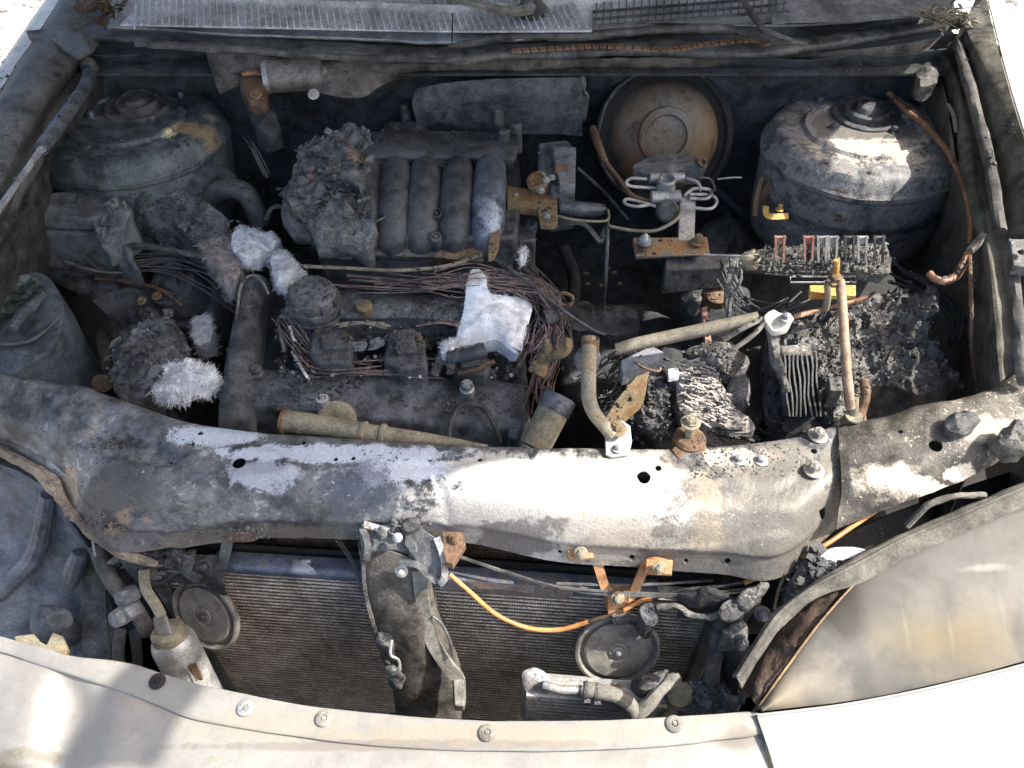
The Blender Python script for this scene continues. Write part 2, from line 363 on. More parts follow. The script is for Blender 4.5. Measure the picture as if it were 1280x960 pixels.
# crust on the tie bar
mb = MB()
for (x, y, a, b) in ((885, 575, 34, 12), (150, 560, 26, 14), (455, 578, 20, 5), (300, 665, 45, 8), (130, 650, 28, 12), (250, 620, 40, 16), (505, 660, 30, 12)):
    for _ in range(42):
        X, Y = random.gauss(x, a * .5), random.gauss(y, b * .5); t = max(0, min(1, (Y - 555) / 130)); z = .722 - .07 * t * t if x > 200 else .718 - .05 * t
        r = random.uniform(.001, .0035); mb.lathe(P(X, Y, z), (random.gauss(0, .3), random.gauss(0, .3), 1), [(r, -.003), (r, 0), (r * .5, r * .5)], 6, .4)
build(mb, 'soot_crust', 'char', car, 60, kind='stuff')
# tan trimmed lower lip at the left end
mb = MB(); mb.tube(PP([(-30, 552, .66), (20, 574, .655), (62, 600, .65), (80, 628, .645), (110, 662, .64), (150, 690, .63), (195, 705, .63)]), [.004, .006, .011, .007, .006, .008, .004], 8, 6, wob=.5)
build(mb, 'lower_lip', mat('peeling_tan_paint', (.15, .125, .095), (.27, .22, .165), .8, 0, .8, ash=(.12, .1, .09), ash_t=.58), car)
# --- right extension of the support into the wing
rr = [[(1046, 530), (1100, 521), (1170, 508), (1240, 486), (1290, 450), (1330, 400)], [(1050, 575), (1110, 560), (1180, 540), (1240, 520), (1300, 490), (1340, 450)],
      [(1052, 615), (1110, 600), (1180, 575), (1240, 550), (1300, 520), (1340, 490)], [(1045, 662), (1110, 636), (1180, 609), (1240, 578), (1310, 545), (1350, 520)]]
zz = [.732, .734, .722, .69]
mb = MB(); rows = [[P(x, y, z + .012 * i) for i, (x, y) in enumerate(r)] for r, z in zip(rr, zz)]
rows = [[p + V((0, .005, -.05)) for p in rows[0]]] + rows
mb.sheet(rows, 9, 8, .002, .006, 16, .0006)
extm = mat('flaked_wing_paint', (.062, .059, .053), (.115, .108, .095), .6, .15, .5, blobs=[
    (P(1100, 605, .72), (.05, .02, .1), (.55, .5, .42), .8, .6), (P(1150, 570, .74), (.07, .012, .1), (.09, .085, .08), .8, .5),
    (P(1200, 597, .72), (.03, .008, .1), (.75, .67, .55), 1, .3), (P(1150, 615, .71), (.07, .007, .1), (.75, .66, .55), .9, .3), (P(1230, 545, .75), (.05, .02, .1), (.5, .45, .38), .6, .5)], fleck=(.68, .6, .48), fleck_t=.585, speck=.4)
ext = build(mb, 'wing_extension', extm, car, 50)
holes(ext, [on(1171, 555, .755, .008), on(1124, 543, .745, .003)])
mb = MB(); mb.mound(PP([(1180, 528, .77), (1190, 518, .775), (1208, 516, .775), (1222, 524, .77), (1215, 538, .77), (1195, 543, .77)]), .755, .004, 60, .012, 8, 6); build(mb, 'melted_plug', 'char', car)
mb = MB(); mb.mound(PP([(1245, 545, .78), (1262, 530, .785), (1290, 535, .785), (1290, 560, .78), (1255, 560, .775)]), .755, .006, 60, .008, 8, 6); build(mb, 'melted_crust', 'charlight', car)

# --- bay floor
mb = MB(); mb.sheet([[V((x, y, .24 + random.uniform(-.02, .02))) for x in (-1.1, -.6, -.3, 0, .3, .6, .95)] for y in (.03, .15, .35, .6, 1.)], 6, 6, .003, .03, 9, .002)
build(mb, 'bay_floor', 'black', car)
# --- firewall
mb = MB(); mb.sheet([[V((x, y + .02 * math.sin(x * 9), z)) for x in (-.8, -.5, -.25, 0, .25, .5, .8)] for (y, z) in ((.74, .915), (.765, .84), (.79, .7), (.8, .5), (.8, .24))], 8, 6, .002, .015, 8, .001)
build(mb, 'firewall', mat('sooted_firewall', G(.03, .1), G(.06, .2), .75, .1, .6, ash=G(.12, .2), ash_t=.62), car)
# bluish bulge of the firewall
mb = MB(); mb.sheet([PP([(520, 112, .87), (560, 103, .885), (640, 98, .89), (725, 97, .89)]), PP([(515, 130, .85), (570, 122, .86), (645, 120, .865), (728, 118, .86)]), PP([(520, 150, .82), (600, 146, .82), (650, 145, .82), (728, 145, .82)]), PP([(522, 170, .78), (610, 168, .78), (655, 168, .78), (728, 170, .78)])], 8, 7, .002, .006, 16)
h = build(mb, 'heat_shield', 'plastic', car)
mb = MB(); mb.strap(PP([(727, 95, .875), (732, 120, .84), (728, 150, .78)]), .012, .004, V((0, 0, 1))); build(mb, 'shield_edge', 'alu', car)
for (x, y) in ((602, 123), (712, 125), (655, 130)): bolt(P(x, y, .84), .007, 'sootmetal', car, (0, -1, .6))
# --- cowl: front channel and lip
def crow(l, z, dx=0): return [P(x, y, z) for x, y in l]
cl = [(100, 42), (180, 50), (300, 58), (420, 66), (560, 70), (700, 66), (800, 62), (930, 66), (1010, 58), (1100, 45), (1205, 28)]
A = [P(x, y, .93) for x, y in cl]
mb = MB(); mb.sheet([[p + V((0, .075, .014)) for p in A], [p + V((0, .05, .0)) for p in A], [p + V((0, .02, .004)) for p in A], A, [p + V((0, .002, -.012)) for p in A], [p + V((0, .03, -.018)) for p in A]], 8, 4, .002, .004, 14)
build(mb, 'cowl_lip', 'sootmetal', car)
mb = MB(); mb.sheet([[V((x, .71, .895)) for x in (-.8, 0, .8)], [V((x, 1.3, .895)) for x in (-.8, 0, .8)]], 4, 4, .004); build(mb, 'cowl_tray', 'soot', car)
# upper scuttle face hanging under the lip with its ragged lower outline
up_ = [(255, 66), (330, 72), (420, 72), (520, 80), (640, 78), (760, 76), (860, 76), (960, 72), (1100, 62), (1200, 45)]
lo_ = [(275, 118), (330, 102), (440, 122), (505, 97), (640, 95), (760, 90), (860, 92), (960, 82), (1100, 84), (1200, 62)]
mb = MB(); B0 = [P(x, y, .915) for x, y in up_]; B1 = [P(x, y, .88) for x, y in lo_]
mb.sheet([[p + V((0, .01, 0)) for p in B0], [a.lerp(b, .5) for a, b in zip(B0, B1)], B1], 8, 6, .002, .005, 22)
build(mb, 'scuttle_panel', mat('flaking_scuttle', (.07, .065, .06), (.13, .12, .11), .7, .15, .6, ash=(.26, .25, .24), ash_t=.6), car)
# burnt weather seal along the lip
seal = [(170, 55), (300, 63), (420, 71), (560, 76), (640, 68), (700, 64), (760, 62), (830, 66), (880, 60), (940, 54), (960, 60)]
mb = MB(); mb.tube([P(x, y, .942) for x, y in seal[:5]], .0055, 8, 8, wob=.6); mb.tube([P(x, y, .944) + V((0, .012, .004)) for x, y in [(560, 66), (640, 52), (720, 52), (800, 46), (900, 42), (960, 56), (1010, 62)]], [.004, .008, .008, .007, .008, .006, .003], 8, 8, wob=.5)
build(mb, 'weather_seal', 'rubber', car)
sp = cr([P(x, y - 4, .95) for x, y in seal[4:]], 26)
mb = MB()
for i in range(0, len(sp) - 1, 1):
    d = (sp[i + 1] - sp[i]); t = d.normalized() if d.length else V((1, 0, 0))
    if i % 4 == 3: continue
    mb.box((sp[i] + sp[i + 1]) / 2, (max(d.length * .8, .0015), .011, .003), Matrix((t, t.cross(V((0, 0, -1))), V((0, 0, 1)))).transposed())
build(mb, 'seal_core', 'copper', car, kind='stuff')
# cowl gutter, grille and windscreen base
g0 = [(130, 32), (200, 36), (320, 43), (450, 48), (566, 52), (700, 45), (850, 33), (1000, 30), (1100, 22), (1200, 12)]
mb = MB(); a = [P(x, y, .945) for x, y in g0]
mb.sheet([[p + V((0, .06, .035)) for p in a], [p + V((0, .035, .005)) for p in a], [p + V((0, .01, -.006)) for p in a], a, ], 8, 4, .002, .002, 14)
build(mb, 'cowl_gutter', mat('gutter_grey', (.3, .31, .32), (.42, .43, .44), .6, .1, .3, ash=(.3, .3, .3), ash_t=.62), car)
gr = mat('cowl_grille_plastic', (.42, .44, .48), (.52, .54, .58), .6, 0, .4, ash=(.12, .13, .14), ash_t=.6)
def cowlp(x, y, dz=0): return P(x, y, .965 + dz)
mb = MB(); mb.sheet([[cowlp(x, 40 - abs(x - 640) * .02, -.004) for x in (150, 350, 560, 740)], [cowlp(x, 14) for x in (165, 350, 560, 740)], [cowlp(x, -22, .012) for x in (180, 350, 560, 740)]], 8, 6, .003)
cg = build(mb, 'cowl_grille', gr, car)
rib = None
for i in range(66):
    x = 168 + i * 8.7
    if rib is None:
        mb = MB(); a, b = cowlp(x, 36, 0), cowlp(x + 5, -20, .014); mb.strap([a, (a + b) / 2 + V((0, 0, .001)), b], .0022, .003, V((0, 0, 1)), 1)
        rib = build(mb, 'rib', gr, cg); w0 = WL[rib.name] - cowlp(168, 36)
    else:
        o = rib.copy(); col.objects.link(o); put(o, cowlp(x, 36 - abs(x - 560) * .012, .0) + w0, cg)
for k in range(7): 
    mb = MB(); a = cowlp(741, 33 - k * 9, .003); b = cowlp(985, 14 - k * 9, .003); mb.strap([a, b], .003, .004, V((0, 0, 1)), 1); build(mb, 'grille_bar', 'plastic', cg)
s0 = None
for i in range(26):
    x = 744 + i * 9.4; a = cowlp(x, 33 - i * .75, .001)
    mb = MB(); b = cowlp(x + 4, -26, .012); mb.strap([a, b], .002, .003, V((0, 0, 1)), 1); build(mb, 'grille_rib', 'plastic', cg)
mb = MB(); mb.sheet([[cowlp(x, y, -.03) for x, y in ((735, 36), (1000, 20))], [cowlp(x, -30, -.03) for x in (735, 1000)]], 3, 3, .002); build(mb, 'grille_well', 'black', cg)
mb = MB(); mb.sheet([[cowlp(x, y, -.002) for x, y in ((965, 28), (1050, 26), (1190, 16))], [cowlp(x, y, .01) for x, y in ((965, -25), (1060, -25), (1200, -30))]], 6, 6, .003, .003, 12); build(mb, 'cowl_end_panel', 'greyplastic', car)
mb = MB(); a = cowlp(565, 44); mb.strap([cowlp(565, 52, .002), cowlp(566, 6, .004)], .002, .002, V((0, 0, 1)), 1); build(mb, 'grille_joint', 'black', cg)
# wiper
wip = emp('windscreen_wiper', 'dusty wiper arm with its pivot nut on the cowl grille', 'wiper', P(662, 12, .97))
mb = MB(); mb.tube(PP([(540, -12, .985), (590, 4, .985), (640, 14, .985), (664, 10, .985)]), [.005, .006, .008, .010], 8, 6); build(mb, 'wiper_arm', 'greyrubber', wip)
mb = MB(); mb.lathe(P(664, 14, .968), (0, -.2, 1), [(.026, 0), (.026, .006), (.019, .01), (.018, .02), (.012, .024)], 28); build(mb, 'pivot_cover', 'rubber', wip)
bolt(P(663, 9, .993), .009, 'alu', wip, (0, -.2, 1), 'pivot_nut')
mb = MB(); mb.tube(PP([(925, -10, .985), (940, 18, .975), (960, 40, .965), (990, 50, .955)]), [.005, .006, .005, .003], 8, 6, wob=.4)
build(mb, 'rubber_hose', 'rubber', label='thin black washer hose drooping over the right of the cowl', cat='hose')
# leaves and wire at cowl corners
for (x, y, n_, lab) in ((1178, 32, 40, 'tangle of dry brown leaves and wire in the right cowl corner'), (130, 18, 34, 'dry leaves gathered in the left cowl corner')):
    mb = MB(); cc = P(x, y, .955)
    for _ in range(n_):
        p = cc + V((random.gauss(0, .022), random.gauss(0, .016), random.uniform(0, .02))); d = V((random.gauss(0, 1), random.gauss(0, 1), random.gauss(0, .4))).normalized()
        q = d.cross(V((0, 0, 1))).normalized(); l = random.uniform(.01, .028); w_ = l * .25
        mb.add([p, p + d * l * .5 + q * w_ + V((0, 0, .003)), p + d * l, p + d * l * .5 - q * w_, p + d * l * .5 + V((0, 0, -.002))], [(0, 1, 4), (1, 2, 4), (2, 3, 4), (3, 0, 4)])
    for _ in range(10): mb.tube([cc + V((random.gauss(0, .02), random.gauss(0, .014), random.uniform(0, .03))) for _k in range(4)], .0008, 4, 4)
    build(mb, 'leaf_litter', M['tan'] if x > 500 else M['rustdark'], kind='stuff', label=lab, cat='leaf litter', ang=20)
# --- left wing
lw = lambda *l: PP(l)
wingm = mat('sooted_wing', (.045, .046, .048), (.095, .096, .098), .6, .1, .4, ash=(.2, .19, .18), ash_t=.64)
mb = MB(); mb.sheet([PP([(-140, 330, .86), (-60, 200, .9), (0, 112, .92), (76, -2, .95), (120, -60, .97)]), PP([(-120, 330, .87), (-45, 205, .91), (12, 118, .93), (90, 0, .955), (130, -60, .97)]), PP([(-60, 340, .86), (0, 235, .89), (40, 150, .91), (110, 20, .94), (160, -50, .96)]), PP([(-40, 350, .82), (10, 260, .85), (75, 120, .88), (135, 40, .92), (180, -40, .94)])], 8, 5, .002, .003, 14)
build(mb, 'left_wing', wingm, car)
mb = MB(); mb.sheet([PP([(-180, 330, .86), (-60, 200, .9), (0, 112, .92), (76, -2, .95), (120, -60, .97)]), [p + V((-.06, .02, -.05)) for p in PP([(-180, 330, .86), (-60, 200, .9), (0, 112, .92), (76, -2, .95), (120, -60, .97)])], [p + V((-.1, .02, -.4)) for p in PP([(-180, 330, .86), (-60, 200, .9), (0, 112, .92), (76, -2, .95), (120, -60, .97)])]], 6, 5, .002)
paint = mat('champagne_paint', (.38, .36, .33), (.5, .48, .44), .35, .2, .1, ash=(.25, .24, .23), ash_t=.62, speck=.1)
build(mb, 'left_wing_side', paint, car)
mb = MB(); mb.tube(PP([(-20, 330, .80), (20, 235, .84), (70, 140, .87), (105, 92, .88)]), [.013, .014, .016, .012], 10, 6, wob=.3); build(mb, 'wing_flange', wingm, car)
mb = MB(); mb.sheet([PP([(-60, 360, .83), (0, 262, .84), (50, 170, .86), (115, 95, .88), (150, 60, .9)]), PP([(-20, 420, .72), (30, 300, .76), (80, 200, .78), (140, 110, .82), (180, 80, .84)]), PP([(20, 560, .42), (80, 420, .45), (120, 300, .5), (180, 180, .6), (220, 120, .65)]), [p + V((-.02, 0, .24 - p.z)) for p in PP([(20, 560, .42), (80, 420, .45), (120, 300, .5), (180, 180, .6), (220, 120, .65)])]], 7, 7, .002, .01, 12)
build(mb, 'left_inner_wing', mat('sooted_inner_wing_l', G(.028, -.05), G(.06), .7, .1, .5, ash=(.13, .13, .12), ash_t=.64), car)
# hood gas strut, left
gs = emp('hood_strut', 'thin grey hood support strut along the left wing', 'strut', P(40, 190, .88))
mb = MB(); mb.tube(PP([(112, 88, .905), (108, 106, .9), (85, 140, .9), (52, 186, .9)]), .0105, 12, 5); build(mb, 'strut_cylinder', 'bluemetal', gs)
mb = MB(); mb.tube(PP([(52, 186, .9), (0, 260, .89), (-30, 300, .88)]), .0045, 8, 4); build(mb, 'strut_rod', 'alu', gs)
mb = MB(); mb.lathe(P(112, 84, .9), (.2, -.6, 1), [(.012, -.01), (.015, .0), (.012, .012), (.005, .016)], 16); build(mb, 'ball_joint', 'rubber', gs)
bolt(P(52, 187, .912), .006, 'alu', gs, (.3, -.3, 1), 'end_cap')
# bracket bit at wing top
mb = MB(); mb.prism(PP([(32, 38, .95), (60, 36, .95), (100, 40, .95), (112, 60, .945), (96, 72, .94), (60, 46, .945), (34, 43, .945)]), .935); build(mb, 'wing_tab', wingm, car, bev=.001)
# --- right wing
rp = lambda z, l: [P(x, y, z) for x, y in l]
mb = MB()
e0 = [(1178, 70, .90), (1195, 60, .915)]
inn = PP([(1165, 62, .90), (1192, 110, .89), (1205, 200, .865), (1228, 300, .835), (1240, 400, .80), (1246, 470, .765), (1250, 495, .75)])
gut = PP([(1192, 56, .905), (1212, 110, .895), (1232, 200, .87), (1252, 300, .84), (1264, 400, .805), (1266, 465, .77), (1262, 500, .755)])
outr = PP([(1205, 30, .945), (1238, 110, .925), (1262, 200, .90), (1290, 300, .87), (1300, 400, .83), (1300, 470, .79), (1290, 510, .77)])
out2 = PP([(1228, -20, .96), (1258, 100, .94), (1290, 200, .915), (1330, 300, .885), (1345, 400, .84), (1345, 470, .80), (1330, 520, .78)])
rwm = mat('right_wing_soot', (.045, .044, .04), (.1, .098, .085), .65, .1, .4, ash=(.25, .24, .21), ash_t=.63)
down = [p + V((.015, 0, -.09)) for p in inn]; down2 = [p + V((.07, 0, -.45)) for p in inn]
mb.sheet([down2, down, inn, gut, outr, out2], 8, 6, .002, .004, 14, .0004); build(mb, 'right_inner_wing', rwm, car)
o3 = [p + V((.004, 0, 0)) for p in out2]
mb = MB(); mb.sheet([o3, [p + V((.05, 0, -.03)) for p in o3], [p + V((.09, 0, -.12)) for p in o3], [p + V((.11, 0, -.5)) for p in o3]], 8, 6, .002)
build(mb, 'right_wing_side', paint, car)
mb = MB(); mb.tube(PP([(1196, 52, .925), (1218, 130, .905), (1238, 210, .885), (1250, 290, .86)]), .0085, 10, 8, wob=.25)
mb.tube(PP([(1262, 312, .86), (1270, 380, .84), (1276, 440, .81), (1280, 480, .79)]), .0085, 10, 6, wob=.25); build(mb, 'wing_seal', 'rubber', car)
mb = MB(); mb.prism(PP([(1262, 298, .89), (1300, 298, .89), (1300, 335, .88), (1266, 332, .88)]), .865); pl = build(mb, 'hinge_plate', 'sootmetal', car, bev=.002)
bolt(P(1277, 316, .89), .005, 'black', pl)
mb = MB(); mb.sheet([PP([(1160, 70, .88), (1180, 110, .88), (1195, 200, .86)]), PP([(1140, 110, .83), (1160, 150, .81), (1185, 210, .8)])], 5, 5, .002); build(mb, 'gusset', rwm, car)
mb = MB(); mb.mound(PP([(1146, 90, .9), (1160, 84, .9), (1172, 90, .9), (1170, 104, .9), (1152, 106, .9)]), .87, .003, 60, .006, 6, 5); build(mb, 'rubber_plug', 'charlight', car)
mb = MB(); mb.strap(PP([(1185, 130, .885), (1192, 145, .88), (1195, 165, .87)]), .005, .003, V((0, 0, 1))); build(mb, 'clip', 'greyrubber', car)

# --- strut towers
def tower(px, py, z, rpx, mtop, mname, extra=1.):
    c = P(px, py, z); r = rpx; seam = None
    t = []
    prof = [(r * .5, -.215), (r * .84, -.205), (r * .93, -.185), (r * .97, -.14), (r * .98, -.12), (r * 1., -.07), (r * 1.0, -.045), (r * 1.03, -.040), (r * 1.03, -.032), (r * .99, -.026), (r * .97, -.012), (r * .92, -.002), (r * .85, .001), (r * .62, .002), (r * .6, .008), (r * .54, .008), (r * .52, .002), (r * .40, .002), (r * .01, .002)]
    mb = MB(); mb.lathe(c, (0, 0, 1), prof, 64)
    sg = 1 if c.x > 0 else -1
    for p in mb.v:
        if (p.x - c.x) * sg > 0: p.x = c.x + (p.x - c.x) * 1.3
        n_ = fr(p, 12, 3) * .005; p.x += n_; p.y += n_; p.z += fr(p, 30, 2) * .0012
    return c, build(mb, mname, mtop, car, 40)
lt = mat('left_tower_paint', (.055, .07, .075), (.1, .12, .13), .55, .1, .35, ash=(.17, .18, .19), ash_t=.64, blobs=[
    (P(240, 172, .8), (.05, .03, .04), (.3, .22, .12), .9, .4), (P(222, 186, .79), (.035, .02, .03), (.55, .5, .3), .9, .2), (P(265, 155, .8), (.015, .02, .03), (.3, .24, .18), .9, .4)])
cL, tL = tower(165, 150, .815, .15, lt, 'left_strut_tower')
rt = mat('right_tower_paint', (.11, .112, .118), (.3, .303, .31), .6, .1, .6, ash=(.36, .36, .36), ash_t=.56, rust=(.1, .08, .065), rust_t=.57, fleck=(.42, .42, .41), fleck_t=.61, blobs=[
    (P(1085, 200, .8), (.115, .055, .05), (.5, .45, .38), 1, .2), (P(1075, 160, .815), (.11, .06, .02), (.14, .135, .125), 1, .15), (P(1000, 205, .78), (.035, .02, .06), (.26, .24, .18), .8, .4),
    (P(1150, 220, .77), (.03, .03, .05), (.04, .04, .045), .9, .3), (P(1140, 262, .7), (.05, .04, .03), (.5, .47, .45), .7, .2), (P(1165, 240, .72), (.03, .03, .03), (.3, .15, .08), .7, .3)])
cR, tR = tower(1073, 165, .82, .15, rt, 'right_strut_tower')
for (c, px, py, b) in ((cL, 173, 133, 1), (cR, 1082, 143, 2)):
    cc = P(px, py, c.z + .004)
    mb = MB(); mb.lathe(cc, (0, -.05, 1), [(.058, -.002), (.058, .004), (.052, .006), (.049, .002), (.040, .002), (.038, .012), (.033, .014), (.031, .008), (.022, .01), (.018, .018), (.008, .019)], 48)
    build(mb, 'strut_cap', 'rubber' if b == 1 else 'char', tL if b == 1 else tR)
for (x, y) in ((227, 122), (192, 152), (115, 147)): bolt(P(x, y, cL.z + .002), .010, 'bluemetal', tL, name='nut', h=1.5)
for (x, y) in ((1024, 128), (1112, 120), (1117, 165), (1136, 157), (1042, 160)): bolt(P(x, y, cR.z + .002), .009, 'bluemetal', tR, name='nut', h=1.5)
for (x, y, r) in ((237, 211, .008), (250, 202, .007), (200, 228, .007)): bolt(P(x, y, .72), r, 'sootmetal', tL, (.2, -1, .3), 'plug')
for i in range(9):
    mb = MB(); x = 1088 + i * 6; mb.lathe(P(x, 216 + random.random() * 10, .785), (0, -1, .2), [(.0035, 0), (.0035, .002)], 10); build(mb, 'weld_spot', 'soot', tR)
for k in range(5):
    a = 3.5 + k * .53
    for c_, t_ in ((cL, tL), (cR, tR)):
        mb = MB(); p = c_ + V((math.cos(a) * .128 * (1.25 if (math.cos(a) > 0) == (c_.x > 0) else 1), math.sin(a) * .128, .001)); mb.lathe(p, (0, 0, 1), [(.004, 0), (.003, .001), (.001, .0004)], 10); build(mb, 'spot_weld', 'sootmetal', t_)
for (c_, t_, s_g) in ((cL, tL, -1), (cR, tR, 1)):
    mb = MB(); pts = [c_ + V((math.cos(a) * .152 * (1.28 if math.cos(a) * s_g > 0 else 1), math.sin(a) * .152, -.1)) for a in [3.2 + i * .22 for i in range(15)]]
    mb.strap(pts, .004, .012, V((0, 0, 1)), 4); build(mb, 'flange_seam', 'sootmetal', t_)
# bracket hanging on the right tower
tb = emp('tower_bracket', 'rusty brown bracket with yellow clip on the left flank of the right strut tower', 'bracket', P(975, 250, .7))
mb = MB(); mb.sheet([PP([(962, 225, .75), (985, 222, .75), (1010, 238, .745)]), PP([(950, 245, .73), (975, 240, .735), (1005, 252, .73)]), PP([(955, 262, .70), (975, 262, .70), (992, 268, .70)])], 5, 5, .003, .003, 30); build(mb, 'plate', 'rustdark', tb)
mb = MB(); mb.strap(PP([(952, 222, .75), (946, 245, .73), (943, 270, .70)]), .008, .004, V((0, -1, 1))); build(mb, 'arm', 'ochre', tb)
mb = MB(); mb.strap(PP([(957, 258, .74), (960, 270, .735), (985, 270, .735)]), .010, .003, V((0, -1, 1))); build(mb, 'clip', 'yellow', tb)
bolt(P(974, 262, .742), .007, 'yellow', tb, h=2)

# ================================================================ front end left cavity (missing headlamp)
lin = mat('blue_grey_liner', (.07, .083, .105), (.115, .132, .158), .5, .05, .35, ash=(.2, .24, .3), ash_t=.66)
mb = MB()
mb.sheet([PP([(-80, 545, .63), (0, 580, .62), (60, 612, .60), (95, 665, .58)]), PP([(-80, 640, .5), (0, 660, .5), (60, 690, .48), (130, 730, .46)]), PP([(-90, 760, .42), (0, 770, .42), (60, 780, .41), (150, 800, .4)]), PP([(-90, 860, .40), (0, 880, .40), (60, 880, .4), (150, 880, .38)])], 8, 8, .002, .006, 10)
hc = build(mb, 'headlight_pocket', lin, car)
for a in (((60, 618, .6), (45, 690, .5), (10, 730, .46), (-20, 760, .43)), ((100, 690, .53), (92, 715, .5), (86, 735, .48))):
    mb = MB(); mb.tube(PP(a), [.01, .014, .013, .008], 10, 8); build(mb, 'moulded_rib', lin, hc)
mb = MB(); mb.mound(PP([(40, 765, .46), (55, 755, .47), (85, 762, .46), (90, 780, .45), (60, 795, .45), (40, 790, .45)]), .4, .003, 40, .012, 8, 6); build(mb, 'mount_boss', lin, hc)
mb = MB(); mb.prism(PP([(18, 795, .5), (42, 792, .5), (50, 802, .5), (58, 806, .5), (66, 790, .5), (78, 795, .5), (84, 810, .5), (80, 828, .5), (20, 812, .5)]), .49); build(mb, 'torn_tab', 'tan', car, bev=.001)
mb = MB(); mb.sheet([PP([(135, 700, .5), (132, 760, .45), (140, 830, .4)]), PP([(105, 700, .5), (100, 760, .45), (105, 830, .4)])], 5, 4, .003); build(mb, 'side_stay', 'sootmetal', car)

# ================================================================ bumper
bump = emp('front_bumper', 'pale dusty front bumper along the bottom of the photo, dented at its left end', 'bumper', (0, -.3, .4))
be = [(-60, 778), (0, 795), (60, 812), (92, 822), (160, 830), (225, 848), (270, 860), (400, 884), (520, 896), (640, 901), (760, 899), (860, 894), (930, 890), (951, 893)]
bs_ = [(-60, 800), (0, 815), (55, 832), (88, 842), (150, 862), (200, 883), (250, 900), (400, 925), (520, 935), (640, 939), (760, 937), (860, 930), (930, 922), (955, 915)]
zz = [.60] * 14
dv = V((0, -1, 0))
e = [P(x, y, .60) for x, y in be]; s_ = [P(x, y, .598) for x, y in bs_]
bm_ = mat('dusty_silver_bumper', (.225, .222, .212), (.26, .255, .24), .5, .05, .15, ash=(.22, .205, .175), ash_t=.6, speck=.08, mott=.15, blobs=[
    (P(62, 895, .56), (.022, .05, .05), (.22, .21, .2), .8, .7), (P(600, 918, .6), (.28, .014, .03), (.25, .22, .17), .7, .6), (P(900, 915, .59), (.05, .02, .03), (.27, .23, .18), .7, .6), (P(330, 905, .6), (.14, .018, .03), (.27, .245, .2), .6, .6), (P(500, 930, .6), (.3, .006, .03), (.16, .14, .12), .6, .3), (P(920, 925, .59), (.04, .015, .03), (.13, .12, .11), .7, .5), (P(30, 948, .55), (.06, .008, .03), (.14, .13, .1), .7, .4), (P(10, 955, .54), (.04, .015, .03), (.3, .28, .2), .8, .5)])
mb = MB(); mb.sheet([[p + V((0, .008, -.03)) for p in e], [p + V((0, .001, -.004)) for p in e], [p.lerp(q, .12) + V((0, 0, .001)) for p, q in zip(e, s_)], [p.lerp(q, .9) for p, q in zip(e, s_)], [q + V((0, 0, -.003)) for q in s_]], 10, 4, .003, .0025, 9)
top = build(mb, 'bumper_flange', bm_, bump, 50)
f0 = [q + V((0, .004, -.0045)) for q in s_]
f1 = [q + V((0, -.026, -.007)) for q in s_]; f2 = [q + V((0, -.075, -.022)) for q in s_]; f3 = [q + V((0, -.11, -.06)) for q in s_]; f4 = [q + V((0, -.125, -.2)) for q in s_]; f5 = [q + V((0, -.1, -.4)) for q in s_]
for row in (f1, f2, f3):
    row[3] += V((0, .004, -.012)); row[2] += V((0, 0, .004))
for k, row in enumerate((f1, f2, f3)): row[3] += V((.004, 0, -.006)); row[4] += V((0, 0, .004))
mb = MB(); mb.sheet([f0, f1, f2, f3, f4, f5], 10, 7, .003, .003, 9); build(mb, 'bumper_cover', bm_, bump, 50)
for (x, y, m_) in ((197, 852, 'black'), (307, 885, 'alu'), (405, 898, 'greyrubber'), (609, 916, 'greyrubber'), (843, 905, 'greyrubber')):
    p = P(x, y, .601); mb = MB(); mb.lathe(p, (0, -.05, 1), [(.0095, 0), (.0095, .0015), (.007, .003), (.004, .003), (.003, .0015)], 20); c = build(mb, 'push_clip', m_, bump)
    mb = MB(); mb.lathe(p + V((0, 0, .003)), (0, 0, 1), [(.003, 0), (.0022, .001)], 6); build(mb, 'clip_pin', 'steel' if m_ != 'black' else 'black', c)
# right bumper corner, in bright white
q0 = PP([(946, 893, .605), (1040, 882, .62), (1120, 868, .635), (1200, 850, .65), (1300, 824, .67), (1400, 790, .70)])
mb = MB(); mb.sheet([[p + V((0, .005, -.03)) for p in q0], q0, [p + V((.0, -.006, .001)) for p in q0], [p + V((.01, -.05, -.012)) for p in q0], [p + V((.02, -.10, -.05)) for p in q0], [p + V((.02, -.13, -.3)) for p in q0]], 8, 6, .003)
build(mb, 'bumper_corner', mat('white_bumper_paint', (.3, .3, .298), (.34, .34, .337), .35, .0, .03, speck=.04, mott=.1), bump)
